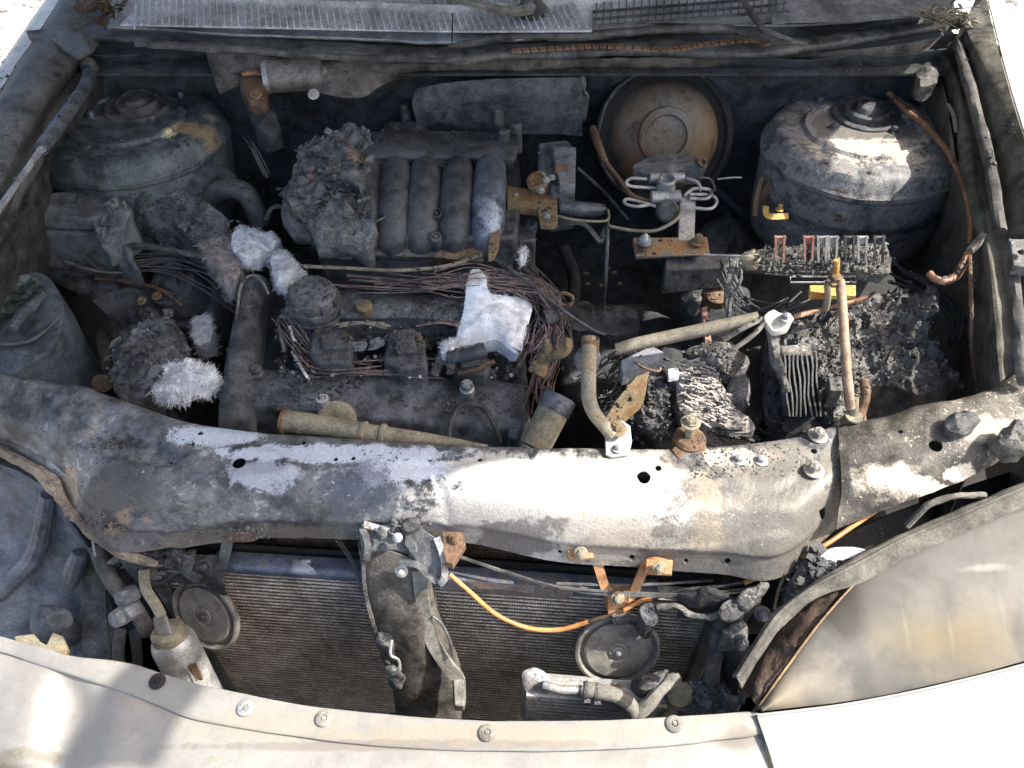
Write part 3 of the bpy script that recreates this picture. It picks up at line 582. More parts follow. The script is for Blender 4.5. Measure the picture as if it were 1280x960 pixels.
# ================================================================ right headlight
hd = emp('headlight', 'smoked and yellowed headlight lens at the lower right beside the bumper corner', 'headlight', P(1120, 800, .6))
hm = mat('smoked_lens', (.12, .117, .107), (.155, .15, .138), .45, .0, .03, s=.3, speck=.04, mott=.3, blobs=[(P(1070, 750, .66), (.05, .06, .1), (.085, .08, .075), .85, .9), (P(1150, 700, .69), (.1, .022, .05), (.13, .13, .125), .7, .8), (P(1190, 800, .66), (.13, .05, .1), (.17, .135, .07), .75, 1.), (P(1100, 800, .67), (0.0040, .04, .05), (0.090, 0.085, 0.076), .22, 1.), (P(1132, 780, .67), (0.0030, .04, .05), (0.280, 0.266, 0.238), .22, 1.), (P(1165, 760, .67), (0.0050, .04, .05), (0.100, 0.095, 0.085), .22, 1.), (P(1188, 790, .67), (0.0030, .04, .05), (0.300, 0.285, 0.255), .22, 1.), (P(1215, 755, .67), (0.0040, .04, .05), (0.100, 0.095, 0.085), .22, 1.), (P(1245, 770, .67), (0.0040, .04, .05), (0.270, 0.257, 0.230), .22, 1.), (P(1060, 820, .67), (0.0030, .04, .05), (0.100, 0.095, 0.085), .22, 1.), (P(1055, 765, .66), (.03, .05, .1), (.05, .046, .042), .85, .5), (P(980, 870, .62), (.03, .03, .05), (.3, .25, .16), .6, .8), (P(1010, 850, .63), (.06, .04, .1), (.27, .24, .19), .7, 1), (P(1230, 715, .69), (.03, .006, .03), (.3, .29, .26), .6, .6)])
tp = PP([(950, 884, .605), (985, 835, .63), (1030, 775, .655), (1080, 722, .675), (1130, 690, .69), (1200, 662, .705), (1290, 632, .725), (1400, 600, .74)])
bt = PP([(951, 889, .604), (1000, 884, .61), (1050, 878, .62), (1110, 868, .63), (1160, 857, .64), (1220, 843, .652), (1300, 820, .668), (1400, 786, .69)])
md = [a.lerp(b, .5) + V((0, -.004, .009)) for a, b in zip(tp, bt)]
mb = MB(); mb.sheet([[p + V((-.004, .003, -.02)) for p in tp], tp, md, bt], 8, 8, .003, .002, 6); lens = build(mb, 'lens', hm, hd, 60)
mb = MB(); mb.tube([p + V((-.001, .001, .002)) for p in tp[:5]], [.0013, .0015, .0012, .0008], 6, 6); build(mb, 'lens_rim', mat('amber_rim', (.2, .14, .08), (.28, .19, .11), .5, 0, .2), hd)
mb = MB(); mb.tube([p + V((0, -.004, .002)) for p in bt[1:]], .0016, 6, 6); build(mb, 'chrome_trim', 'alu', hd)
mb = MB(); mb.sheet([[p + V((-.003, .004, -.004)) for p in tp[:5]], PP([(936, 868, .6), (968, 812, .615), (1005, 762, .64), (1050, 718, .66), (1100, 688, .68)]), PP([(925, 862, .55), (958, 805, .57), (995, 755, .6), (1040, 710, .63), (1090, 680, .66)])], 8, 6, .002, .008, 40)
build(mb, 'lamp_housing', mat('scorched_housing', (.03, .022, .02), (.1, .065, .045), .7, 0, .8, ash=(.2, .18, .16), ash_t=.62), hd)
rs = PP([(922, 852, .64), (945, 815, .65), (975, 772, .665), (1020, 738, .68), (1070, 712, .69), (1130, 680, .70), (1200, 650, .715), (1290, 612, .735), (1400, 570, .75)])
hs = emp('rubber_strip', 'long grey rubber sealing strip above the headlight', 'seal', rs[3])
mb = MB()
mb.sheet([[p + V((-.004, .014 if i > 3 else .008, -.004)) for i, p in enumerate(rs)], [p + V((-.002, .009 if i > 3 else .005, .003)) for i, p in enumerate(rs)], [p + V((.002, -.004, .002)) for p in rs], [p + V((.004, -.014 if i > 3 else -.006, -.004)) for i, p in enumerate(rs)]], 8, 4, .003, .002, 30); build(mb, 'strip_face', 'strip', hs)
mb = MB(); mb.tube([p + V((-.001, .003, .006)) for p in rs], .0022, 6, 6); build(mb, 'raised_bead', 'strip', hs)
mb = MB(); mb.tube(PP([(1134, 658, .66), (1160, 632, .69), (1195, 620, .70), (1232, 619, .70)]), .0045, 8, 8, wob=.4); build(mb, 'bent_cable', 'greyrubber', label='pale curved cable arching above the rubber strip at the right', cat='cable')
mb = MB(); mb.sheet([PP([(1000, 700, .45), (1120, 640, .45), (1350, 560, .45)]), PP([(960, 800, .35), (1100, 760, .35), (1350, 700, .35)])], 5, 5, .003, .01, 20); build(mb, 'lamp_well', 'black', car)
# unseen raised hood, its outline projected back from the wanted shadow edges
HP = V((0, 1.0, 1.03)); HN = V((0, math.sin(rad(40)), math.cos(rad(40))))
def toH(p): return p + SUN * ((HP - p).dot(HN) / SUN.dot(HN))
def hx(px, py, z): return toH(P(px, py, z))
right = [hx(1085, 118, .82), hx(1035, 175, .82), hx(955, 300, .72), hx(745, 440, .68), hx(722, 560, .72), hx(600, 583, .72), hx(455, 640, .70), hx(330, 780, .63), hx(258, 857, .6), hx(222, 905, .598), hx(190, 965, .57)]
left = [hx(90, 962, .57), hx(128, 905, .59), hx(140, 870, .60), hx(172, 842, .6), hx(165, 826, .6), hx(90, 800, .5), hx(-60, 770, .5)]
PRINT_HOOD = [tuple(round(a, 3) for a in p) for p in right + left]

lx = -.78
outl = right + left + [V((lx, left[-1].y, left[-1].z)), V((lx, 1.0, 1.03)), V((right[0].x, 1.0, 1.03))]
mb = MB(); n_ = len(outl)
mb.add([p.copy() for p in outl] + [p + HN * .02 for p in outl], [tuple(range(n_)), tuple(range(2 * n_ - 1, n_ - 1, -1))] + [(i, n_ + i, n_ + (i + 1) % n_, (i + 1) % n_) for i in range(n_)])
build(mb, 'raised_hood', paint, label='unseen raised car hood above the engine bay, shaped to shade most of it', cat='car hood')
# ================================================================ engine
eng = emp('engine', 'sooty four cylinder engine block in the middle of the bay with its burnt covers', 'engine', P(470, 480, .4))
def pbox(name, l, z, zb, m, par, bev=.003, rough=0., **k):
    mb = MB(); mb.prism([P(x, y, z) for x, y in l], zb, rough); return build(mb, name, m, par, bev=bev, **k)
# block mass beneath
pbox('engine_block', [(300, 350), (470, 330), (650, 345), (665, 545), (560, 575), (300, 540)], .60, .3, 'soot', eng, .01)
vc = mat('sooted_valve_cover', (.045, .05, .058), (.11, .118, .135), .5, .15, .5, ash=(.2, .215, .24), ash_t=.6)
# front valve cover
A_ = PP([(300, 462, .655), (400, 462, .655), (520, 468, .652), (600, 474, .65), (655, 482, .648)])
B_ = PP([(300, 476, .668), (400, 478, .668), (520, 486, .665), (600, 490, .662), (655, 495, .66)])
C_ = PP([(298, 502, .662), (400, 508, .662), (520, 520, .66), (600, 524, .657), (652, 530, .655)])
D_ = PP([(298, 516, .645), (400, 524, .645), (520, 540, .64), (600, 545, .638), (650, 546, .636)])
E_ = [p + V((0, -.002, -.05)) for p in D_]
mb = MB(); mb.sheet([[p + V((0, .004, -.03)) for p in A_], A_, B_, C_, D_, E_], 8, 6, .003, .003, 16, .0004); f_ = build(mb, 'front_valve_cover', vc, eng, 50)
pbox('cover_end', [(640, 484), (655, 486), (654, 528), (648, 548), (634, 545)], .654, .56, vc, eng, .004)
for (x, y) in ((322, 467), (584, 487)):
    mb = MB(); mb.lathe(P(x, y, .672), (0, -.1, 1), [(.011, -.01), (.011, .004), (.0085, .006), (.0085, .014), (.007, .016)], 16); build(mb, 'cap_nut', 'alu' if x > 500 else 'sootmetal', eng)
# loop handle
mb = MB(); mb.tube(PP([(561, 556, .645), (563, 530, .668), (574, 509, .68), (590, 505, .685), (606, 512, .68), (618, 532, .668), (625, 552, .645)]), .0035, 8, 8); build(mb, 'lifting_loop', 'sootmetal', eng)
mb = MB(); mb.tube(PP([(402, 520, .655), (403, 498, .69)]), [.006, .0075], 12, 2, cap=True); mb.lathe(P(403, 499, .69), (0, 0, 1), [(.009, -.006), (.009, .002), (.006, .003), (.0055, -.004)], 16); build(mb, 'breather_spout', 'alu', eng)
mb = MB(); mb.lathe(P(422, 524, .665), (.1, -.75, .6), [(.026, 0), (.027, .003), (.02, .006), (.01, .004)], 24); build(mb, 'flange_disc', 'tan', eng)
# timing cover, long dark strip at the left
tcm = mat('timing_cover_soot', (.05, .052, .06), (.085, .09, .1), .7, .1, .4)
L_ = PP([(302, 352, .70), (292, 400, .695), (283, 450, .69), (276, 500, .68), (276, 530, .665), (284, 560, .62)])
R_ = PP([(332, 348, .70), (322, 400, .69), (318, 450, .68), (312, 500, .67), (308, 530, .66), (306, 560, .60)])
mb = MB(); mb.sheet([[p + V((-.012, 0, -.04)) for p in L_], L_, [(a + b) / 2 + V((0, 0, .012)) for a, b in zip(L_, R_)], R_, [p + V((.004, 0, -.04)) for p in R_]], 7, 6, .003, .003, 18); build(mb, 'timing_cover', tcm, eng, 60)
mb = MB(); mb.tube(PP([(296, 400, .70), (300, 362, .715), (308, 347, .72), (320, 345, .72), (330, 356, .718), (336, 368, .71)]), .0022, 6, 8); build(mb, 'cover_gasket', 'greyrubber', eng)
# rear cam cover + filler cap
A_ = PP([(425, 362, .69), (500, 366, .69), (570, 370, .69), (630, 376, .685)]); B_ = PP([(425, 375, .705), (500, 378, .705), (570, 383, .705), (630, 388, .70)])
C_ = PP([(425, 395, .70), (500, 397, .70), (570, 400, .70), (630, 403, .695)]); D_ = PP([(425, 405, .68), (500, 407, .68), (570, 410, .68), (630, 412, .675)])
mb = MB(); mb.sheet([[p + V((0, .003, -.03)) for p in A_], A_, B_, C_, D_, [p + V((0, 0, -.04)) for p in D_]], 7, 5, .003, .004, 25, .0006); build(mb, 'rear_cam_cover', mat('ashy_cam_cover', (.06, .065, .075), (.13, .135, .15), .6, .2, .7, ash=(.22, .24, .28), ash_t=.55), eng)
mb = MB(); c = P(392, 374, .715); mb.lathe(c, (.05, -.1, 1), [(.047, -.05), (.045, -.02), (.041, -.016), (.041, .0), (.036, .002), (.036, .008), (.034, .016), (.031, .019), (.001, .020)], 40, .0); cap = build(mb, 'oil_filler_cap', mat('cap_soot', (.07, .075, .085), (.12, .125, .14), .75, .05, .4, ash=(.2, .21, .24), ash_t=.62), eng)
for k in range(5):
    a = k * .62 + 3.5; mb = MB(); mb.box(c + V((math.cos(a) * .038, math.sin(a) * .038, .004)), (.012, .006, .012), Matrix.Rotation(a + 1.57, 3, 'Z')); build(mb, 'cap_lug', 'sootmetal', cap, bev=.001)
mb = MB(); mb.tube([c + V((math.cos(a) * .045, math.sin(a) * .045, -.018)) for a in [i * .35 for i in range(19)]], .0022, 6, 3); build(mb, 'neck_ring', 'bluemetal', cap)
mb = MB(); mb.lathe(P(456, 384, .71), (0, -.2, 1), [(.012, -.03), (.012, .004), (.006, .006)], 16); build(mb, 'boss', 'ochre', eng)
# coil packs
for (l, z) in (([(392, 408), (432, 405), (442, 420), (440, 452), (398, 455), (386, 440)], .70), ([(485, 410), (520, 408), (530, 425), (535, 455), (500, 462), (478, 450)], .70), ([(560, 440), (600, 436), (615, 450), (610, 466), (570, 468)], .69)):
    o = pbox('ignition_coil', l, z, .6, 'plastic', eng, .005, .004)
    cx = sum(a for a, b in l) / 6 if len(l) == 6 else 588; cy = sum(b for a, b in l) / len(l)
    mb = MB(); mb.prism([P(cx + a, cy + b, z + .008) for a, b in ((-14, -12), (10, -13), (13, 4), (-12, 6))], z - .004, .001); build(mb, 'connector', 'plastic', o, bev=.002)
    bolt(P(cx + 16, cy - 12, z + .002), .0055, 'rustdark', o)
mb = MB(); mb.tube(PP([(560, 447, .70), (585, 443, .705), (607, 436, .71)]), .010, 12, 4); build(mb, 'vacuum_can', 'bluemetal', eng)
mb = MB(); mb.strap(PP([(572, 467, .695), (595, 462, .70), (618, 452, .70)]), .006, .002, V((0, 0, 1))); build(mb, 'rust_strip', 'rust', eng)
for (l) in (((543, 470, .68), (560, 430, .70), (564, 468, .69)), ((620, 385, .70), (650, 390, .70), (655, 430, .69))):
    mb = MB(); mb.strap(PP(l), .012, .003, V((0, 0, 1))); build(mb, 'cable_guide', 'sootmetal', eng)
mb = MB()
for _ in range(420):
    x, y = random.uniform(345, 650), random.uniform(400, 472); r = random.choice([.002, .003, .004, .006]); p = P(x, y, random.uniform(.655, .672)); mb.lathe(p, nvec(p, 300) + V((0, 0, .6)), [(r, -r), (r * 1.1, 0), (r * .6, r * .7)], 5, .5)
build(mb, 'crumbled_plastic', 'char', eng, 60, kind='stuff')
mb = MB()
for _ in range(60):
    x, y = random.uniform(350, 650), random.uniform(405, 472); r = random.choice([.0015, .002, .003]); p = P(x, y, .68); mb.lathe(p, nvec(p, 300) + V((0, 0, .6)), [(r, -r), (r * 1.1, 0), (r * .6, r * .7)], 5, .5)
build(mb, 'ash_flakes', 'greyfibre', eng, 60, kind='stuff')
# lilac grey melted scraps
for (x, y, a) in ((470, 430, 0), (448, 432, 2), (615, 417, 1), (360, 390, 2)):
    mb = MB(); p = P(x, y, .70); mb.sheet([[p + nvec(p + V((i, j, a)), 3) * .004 + V((i * .012, j * .009, .004 * math.sin(i * 2 + j))) for i in (-1, 0, 1)] for j in (-1, 0, 1)], 4, 4, .001, .004, 90); build(mb, 'melted_scrap', 'greyplastic', eng)
for (a, b, c_) in (((347, 400, .70), (352, 425, .70), (356, 440, .69)), ((362, 408, .71), (367, 424, .705), (370, 426, .70)), ((365, 440, .69), (378, 462, .69), (386, 475, .68))):
    mb = MB(); mb.strap(PP((a, b, c_)), .004, .003, V((0, 0, 1))); build(mb, 'burnt_strip', 'alu' if a[0] != 347 else 'sootmetal', eng)

# ---------------- intake manifold
man = emp('intake_manifold', 'blackened ribbed intake manifold with four curved runners at the rear of the engine', 'intake manifold', P(520, 250, .6))
mm = mat('manifold_soot', (.035, .04, .045), (.07, .075, .085), .6, .2, .4, ash=(.13, .14, .16), ash_t=.66)
pbox('base_casting', [(392, 175), (648, 178), (652, 240), (646, 296), (560, 298), (392, 292)], .765, .6, mm, man, .006)
A_ = PP([(392, 172, .79), (450, 166, .80), (540, 163, .80), (645, 168, .80)]); B_ = PP([(392, 186, .81), (450, 178, .815), (540, 176, .815), (648, 180, .81)])
C_ = PP([(392, 200, .80), (450, 197, .81), (540, 196, .81), (645, 198, .80)]); D_ = PP([(392, 214, .775), (450, 210, .78), (540, 210, .78), (640, 212, .775)])
mb = MB(); mb.sheet([[p + V((0, .004, -.05)) for p in A_], A_, B_, C_, D_, [p + V((0, 0, -.03)) for p in D_]], 8, 6, .003, .003, 20); pl_ = build(mb, 'plenum', mm, man, 50)
for i, (x, m_) in enumerate(((458, mm), (495, mm), (532, mm), (572, mm), (612, mat('bleached_runner', (.06, .07, .09), (.13, .15, .2), .5, .3, .35, blobs=[(P(616, 270, .8), (.025, .045, .04), (.42, .48, .58), .8, .9)])))):
    mb = MB(); mb.tube(PP([(x + 2, 198, .765), (x + 1, 210, .783), (x, 232, .792), (x - 2, 258, .784), (x - 3, 285, .765), (x - 4, 304, .74), (x - 4, 312, .70)]), [.02, .026, .028, .028, .028, .026, .023], 20, 6); build(mb, 'runner', m_, man, 60)
for (x, y, z) in ((477, 205, .80), (555, 205, .80), (463, 265, .79), (546, 268, .79), (545, 297, .77), (460, 295, .76)):
    mb = MB(); mb.lathe(P(x, y, z), (0, -.4, 1), [(.009, -.03), (.009, .003), (.006, .004), (.005, -.002)], 16); build(mb, 'boss', mm, man)
    bolt(P(x, y, z + .0), .0055, 'sootmetal', man, (0, -.4, 1))
for (x, y, h_) in ((508, 152, .03), (623, 158, .03), (630, 182, .025), (645, 170, .02)):
    mb = MB(); mb.lathe(P(x, y, .80), (0, 0, 1), [(.011, -.03), (.010, h_), (.006, h_ + .004)], 12, .1); build(mb, 'stud', 'sootmetal', man)
mb = MB(); mb.mound(PP([(480, 158, .80), (495, 150, .805), (520, 152, .81), (535, 160, .80), (520, 167, .8), (490, 167, .8)]), .77, .004, 50, .006, 8, 5); build(mb, 'melted_bracket', 'soot', man)
# rusty flange strip in front
fl = mat('rusty_flange', (.07, .06, .06), (.13, .12, .115), .65, .2, .5, ash=(.3, .3, .28), ash_t=.64, blobs=[(P(580, 318, .73), (.05, .03, .03), (.3, .2, .08), .9, .6), (P(545, 312, .73), (.015, .02, .03), (.4, .39, .35), .9, .3), (P(560, 325, .72), (.05, .01, .03), (.24, .12, .05), .8, .4)])
mb = MB(); mb.sheet([PP([(396, 300, .745), (460, 300, .745), (530, 303, .745), (604, 308, .745)]), PP([(398, 318, .735), (460, 318, .735), (530, 322, .735), (604, 326, .735)]), PP([(400, 328, .70), (460, 328, .70), (530, 330, .70), (603, 337, .70)])], 6, 5, .004, .004, 25); build(mb, 'flange_strip', fl, man)
mb = MB(); mb.tube(PP([(380, 333, .73), (430, 335, .735), (500, 338, .735), (560, 332, .74), (602, 318, .745)]), .003, 8, 8); build(mb, 'fuel_pipe', 'tan', man)
pbox('rust_tab', [(612, 283), (625, 280), (624, 300), (618, 316), (610, 318)], .775, .76, 'ochre', man, .001)
# burnt mat of fibres left end
mb = MB(); out = PP([(352, 255, .79), (362, 215, .80), (378, 185, .815), (405, 170, .82), (440, 165, .82), (468, 172, .82), (462, 200, .825), (452, 235, .82), (470, 262, .80), (460, 290, .79), (430, 293, .78), (395, 290, .78), (385, 275, .78)])
mb.mound(out, .72, .015, 32, .014, 26, 10, amp2=.009)
flakes(mb, 700, .003, None, 100); flakes(mb, 200, .009, None, 100, .1); mb.strands(lambda: random.choice(mb.v[200:1800]), 1100, .012, .6, .0004)
build(mb, 'burnt_insulation', mat('burnt_insulation', (.05, .054, .058), (.15, .155, .16), .8, 0, 1, s=2, speck=.5, blobs=[(P(445, 190, .83), (.02, .02, .05), (.3, .22, .17), .9, .4), (P(385, 215, .82), (.012, .015, .05), (.3, .2, .2), .6, .4)], fleck=(.32, .36, .42), fleck_t=.6), label='mat of burnt grey fibres draped over the left end of the intake manifold', cat='insulation')
mb = MB(); mb.sheet([PP([(388, 280, .78), (420, 292, .775), (455, 292, .77)]), PP([(388, 300, .75), (420, 305, .75), (455, 300, .75)]), PP([(390, 320, .70), (420, 320, .70), (455, 320, .70)])], 5, 5, .002, .003, 30); build(mb, 'end_plate', 'bluemetal', man)
mb = MB(); mb.strap(PP([(333, 275, .74), (340, 260, .755), (352, 258, .76), (362, 264, .75)]), .008, .003, V((0, 0, 1))); build(mb, 'hook_bracket', 'sootmetal', man)

# ---------------- white fibre tufts
def tuft(out, z, zb, label, m='white', n=2200, ln=.007, amp=.005, crown=.014, down=False, par=None):
    mb = MB(); xc = sum(a for a, b in out) / len(out); yc = sum(b for a, b in out) / len(out); mb.mound([P(xc + (x - xc) * .82, yc + (y - yc) * .82, z + random.uniform(-.004, .004)) for x, y in out], zb, amp * .8, 60, crown * .5, 18, 8, amp2=amp * .5)
    cc = sum((P(x, y, z) for x, y in out), V()) / len(out); vv = mb.v[60:]; an = random.random() * 6.3; mn = V((math.cos(an), math.sin(an), 0))
    def wisp(p):
        d = p - cc; d.z = 0; d = d.normalized() if d.length else mn
        return mn * (1 if d.dot(mn) > 0 else -1) * .7 + d * .7 + nvec(p, 70) * 1.6 + V((0, 0, random.uniform(-.6, .1)))
    mb.strands(lambda: random.choice(vv) + V((random.gauss(0, .0015), random.gauss(0, .0015), random.gauss(0, .001))), int(n * 2.2), ln * .95, .3, .00028, wisp)
    return build(mb, 'fibre_tuft', m, label=label, cat='insulation tuft', group='tufts of loose insulation fibre')
tuft([(290, 285), (312, 278), (338, 290), (352, 296), (345, 312), (322, 320), (300, 325), (283, 310)], .72, .69, 'white fluffy tuft left of the manifold, above the timing cover')
tuft([(335, 318), (352, 308), (372, 328), (382, 338), (365, 345), (352, 358), (340, 350)], .725, .70, 'small pointed white tuft resting on the oil filler cap')
tuft([(205, 452), (235, 448), (255, 455), (278, 462), (268, 478), (240, 490), (215, 495), (185, 490), (200, 475)], .70, .67, 'spiky white tuft low on the left, just behind the scorched tie bar', n=3000, ln=.009, amp=.005)
tuft([(240, 395), (262, 390), (268, 410), (262, 430), (240, 432)], .60, .56, 'dim white tuft deep in the bay beside the timing cover', n=900, amp=.003)
tuft([(250, 290), (280, 285), (295, 320), (305, 345), (285, 365), (265, 335), (248, 310)], .71, .67, 'dirty grey brown fibre clump beside the white tuft', 'greyfibre', 2500, .010)
# padded white block
mb = MB(); mb.mound(PP([(585, 345, .735), (596, 336, .74), (606, 345, .735), (612, 366, .72), (640, 372, .71), (662, 378, .70), (652, 420, .70), (645, 441, .695), (618, 425, .70), (575, 432, .70), (572, 415, .705), (580, 385, .72)]), .67, .002, 40, .012, 14, 6, amp2=.001)
vv = mb.v[300:]; cc = P(610, 390, .7); mb.strands(lambda: random.choice(vv), 1500, .006, .9, .0003, lambda p: (p - cc).normalized() + nvec(p, 90))
wp = build(mb, 'insulation_pad', mat('white_pad', (.6, .64, .7), (.74, .78, .84), .9, 0, .5, speck=.08, blobs=[(P(596, 345, .74), (.015, .015, .03), (.5, .46, .36), .8, .5)]), label='large bright white insulation pad over the right end of the engine', cat='insulation pad')
mb = MB(); mb.sheet([PP([(642, 374, .712), (664, 380, .708), (662, 400, .70)]), PP([(630, 405, .708), (655, 410, .705), (658, 415, .695)]), PP([(636, 432, .70), (650, 438, .70), (652, 440, .69)])], 5, 5, .006, .001, 90); build(mb, 'torn_face', 'white', wp)
tuft([(550, 430), (572, 424), (575, 438), (552, 445)], .70, .68, 'tiny white tuft touching the left foot of the white pad', n=400, ln=.006, amp=.002)
tuft([(648, 312), (656, 308), (660, 318), (655, 330), (648, 326)], .72, .70, 'tiny white scrap beside the throttle body', n=300, ln=.005, amp=.002)

# ---------------- wiring
def bundle(name, path, n, spread, m, lab, r=.0012, cat_='wiring', seed=1):
    random.seed(seed); mb = MB(); pp = PP(path)
    for k in range(n):
        off = V((random.gauss(0, spread), random.gauss(0, spread), random.gauss(0, spread * .6)))
        a = random.randint(0, max(0, len(pp) // 3)); b = random.randint(max(a + 2, len(pp) - len(pp) // 3 - 1), len(pp) - 1) if len(pp) > 4 else len(pp) - 1
        pts = [pp[i] + off * (.6 + .8 * random.random()) + V((random.gauss(0, spread * .55), random.gauss(0, spread * .55), random.gauss(0, spread * .3))) for i in range(a, b + 1)]
        mb.tube(pts, r * random.uniform(.6, 1.3), 5, 6)
    return build(mb, name, m, label=lab, cat=cat_, kind=None)
bundle('wiring_loom', [(430, 345, .72), (480, 350, .725), (540, 352, .73), (590, 348, .73), (640, 350, .73), (672, 362, .72), (688, 385, .70), (690, 415, .68), (685, 445, .66), (675, 475, .64), (672, 510, .60)], 46, .009, 'wire', 'thick bundle of burnt bare wires arching over the right end of the engine')
bundle('wiring_loom', [(640, 430, .69), (665, 440, .69), (680, 425, .69), (672, 405, .69), (655, 440, .68)], 14, .012, mat('lilac_wire', (.14, .11, .14), (.24, .19, .22), .6, .2, .2), 'loose lilac wires curling beside the forked bracket', seed=2, r=.0009)
bundle('wiring_loom', [(425, 408, .71), (450, 404, .71), (485, 408, .705)], 9, .003, 'tan', 'short pale strip of wires above the left ignition coil', seed=3)
bundle('wiring_loom', [(520, 406, .71), (550, 402, .71), (585, 406, .705)], 10, .003, 'wire', 'short strip of wires in front of the rear cam cover', seed=4)
bundle('wiring_loom', [(760, 470, .56), (775, 455, .58), (800, 450, .58), (790, 480, .56), (760, 490, .55)], 22, .012, 'sootmetal', 'nest of black wires beneath the tan crossing tube', seed=5)
bundle('wiring_loom', [(300, 160, .72), (318, 185, .74), (325, 200, .73), (335, 220, .7)], 8, .004, 'greyrubber', 'thin grey wires dangling beside the left strut tower', seed=6, r=.001)
bundle('wiring_loom', [(820, 95, .83), (860, 100, .84), (900, 112, .83), (950, 118, .82), (1000, 112, .82)], 9, .006, 'rubber', 'black cables running along the firewall behind the brake booster', seed=7, r=.003)
bundle('wiring_loom', [(690, 460, .62), (680, 490, .6), (690, 530, .55), (670, 545, .52)], 12, .008, 'rustdark', 'brown wires hanging under the forked bracket', seed=8, r=.001)
bundle('wiring_loom', [(640, 320, .70), (660, 340, .71), (690, 372, .70), (705, 400, .68), (712, 430, .66)], 16, .008, 'rubber', 'black cables falling away right of the white pad', seed=31, r=.0016)
bundle('wiring_loom', [(350, 402, .70), (372, 430, .69), (400, 462, .68), (470, 462, .68), (540, 466, .68)], 12, .008, 'wire', 'thin singed wires lying between the two cam covers', seed=32, r=.0009)
bundle('wiring_loom', [(105, 320, .68), (150, 335, .66), (210, 330, .66), (260, 345, .65), (290, 380, .62)], 12, .012, 'rubber', 'singed black leads over the pulleys at the left', seed=33, r=.0016)
bundle('wiring_loom', [(900, 330, .70), (915, 360, .69), (930, 380, .68), (960, 395, .69), (1000, 380, .70)], 12, .009, 'char', 'charred leads between the fuse box and the battery', seed=34, r=.0014)
bundle('wiring_loom', [(1100, 330, .74), (1130, 345, .73), (1160, 360, .74), (1190, 390, .72), (1195, 430, .70)], 8, .008, 'soot', 'black leads behind the battery along the right wing', seed=35, r=.0025)
bundle('wiring_loom', [(560, 690, .62), (700, 735, .6), (800, 745, .6), (900, 742, .6), (960, 730, .62)], 5, .004, 'rubber', 'black leads running along the top of the radiator', seed=36, r=.0016)
random.seed(21)

# ---------------- throttle body and neighbours
thb = emp('throttle_unit', 'grey blistered throttle body with a corroded sensor right of the intake manifold', 'throttle body', P(690, 220, .7))
pbox('housing', [(672, 178), (708, 174), (720, 185), (720, 230), (690, 235), (672, 215)], .79, .70, 'bluemetal', thb, .004, .002)
pbox('heat_plate', [(690, 182), (720, 184), (719, 232), (700, 230)], .805, .79, 'greyplastic', thb, .001, .002)
pbox('rust_label', [(694, 205), (710, 205), (710, 213), (694, 212)], .808, .80, 'rust', thb, .0005)
mb = MB(); mb.lathe(P(672, 226, .795), (-.2, -.5, 1), [(.018, -.02), (.018, 0), (.012, .004), (.011, -.002), (.004, -.002)], 20); build(mb, 'sensor', 'ochre', thb)
for (x, y) in ((683, 225), (676, 238), (690, 222)): bolt(P(x, y, .80), .006, 'alu', thb, (0, -.3, 1))
pbox('lower_box', [(640, 262), (668, 258), (670, 300), (642, 302)], .73, .64, 'sootmetal', thb, .003, .001)
mb = MB(); mb.lathe(P(664, 280, .735), (0, -.5, 1), [(.01, -.02), (.01, 0), (.006, .002), (.005, -.004)], 16); build(mb, 'socket', 'sootmetal', thb)
yb = emp('engine_mount_bracket', 'yellowish corroded stepped bracket plate right of the intake manifold', 'bracket', P(665, 250, .72))
mb = MB(); mb.prism(PP([(634, 232, .775), (660, 236, .775), (668, 243, .775), (696, 243, .77), (697, 278, .765), (690, 281, .765), (676, 280, .765), (672, 262, .768), (650, 258, .77), (634, 258, .772)]), .755, .0006); build(mb, 'plate', 'ochre', yb, bev=.001)
for (x, y) in ((684, 270), (645, 245)): bolt(P(x, y, .772), .0055, 'alu', yb, (0, -.2, 1))
ms = emp('solenoid', 'small dark cylindrical solenoid with bent clip right of the corroded bracket', 'solenoid', P(725, 262, .72))
mb = MB(); mb.tube(PP([(700, 258, .755), (730, 262, .75), (756, 262, .745)]), [.014, .013, .0125, .008], 14, 4); build(mb, 'barrel', 'bluemetal', ms)
mb = MB(); mb.tube(PP([(697, 254, .755), (715, 256, .752)]), .018, 14, 2); build(mb, 'cap', 'plastic', ms)
mb = MB(); mb.strap(PP([(703, 280, .74), (722, 278, .74), (735, 284, .735), (748, 300, .725), (752, 300, .725), (758, 285, .73)]), .009, .003, V((0, 0, 1))); build(mb, 'bent_clip', 'sootmetal', ms)
mb = MB(); mb.tube(PP([(697, 270, .75), (720, 275, .75), (758, 276, .745), (760, 262, .75)]), .0022, 6, 4); build(mb, 'wire_clip', 'tan', ms)
mb = MB(); mb.tube(PP([(760, 276, .74), (759, 310, .72), (757, 350, .68), (754, 385, .62)]), .0032, 8, 5); build(mb, 'dipstick_tube', 'sootmetal', label='thin dark vertical rod hanging below the solenoid', cat='rod')
mb = MB(); mb.tube(PP([(722, 210, .76), (742, 228, .74), (760, 245, .72), (785, 275, .68)]), .003, 8, 5); build(mb, 'throttle_cable', 'rubber', label='black cable running down right from the throttle body', cat='cable')
mb = MB(); mb.tube(PP([(610, 318, .745), (650, 345, .745), (700, 385, .72), (740, 412, .69), (757, 418, .68)]), .0028, 8, 8); build(mb, 'throttle_cable', 'sootmetal', label='grey cable sweeping from the manifold over the wires toward the bay centre', cat='cable')

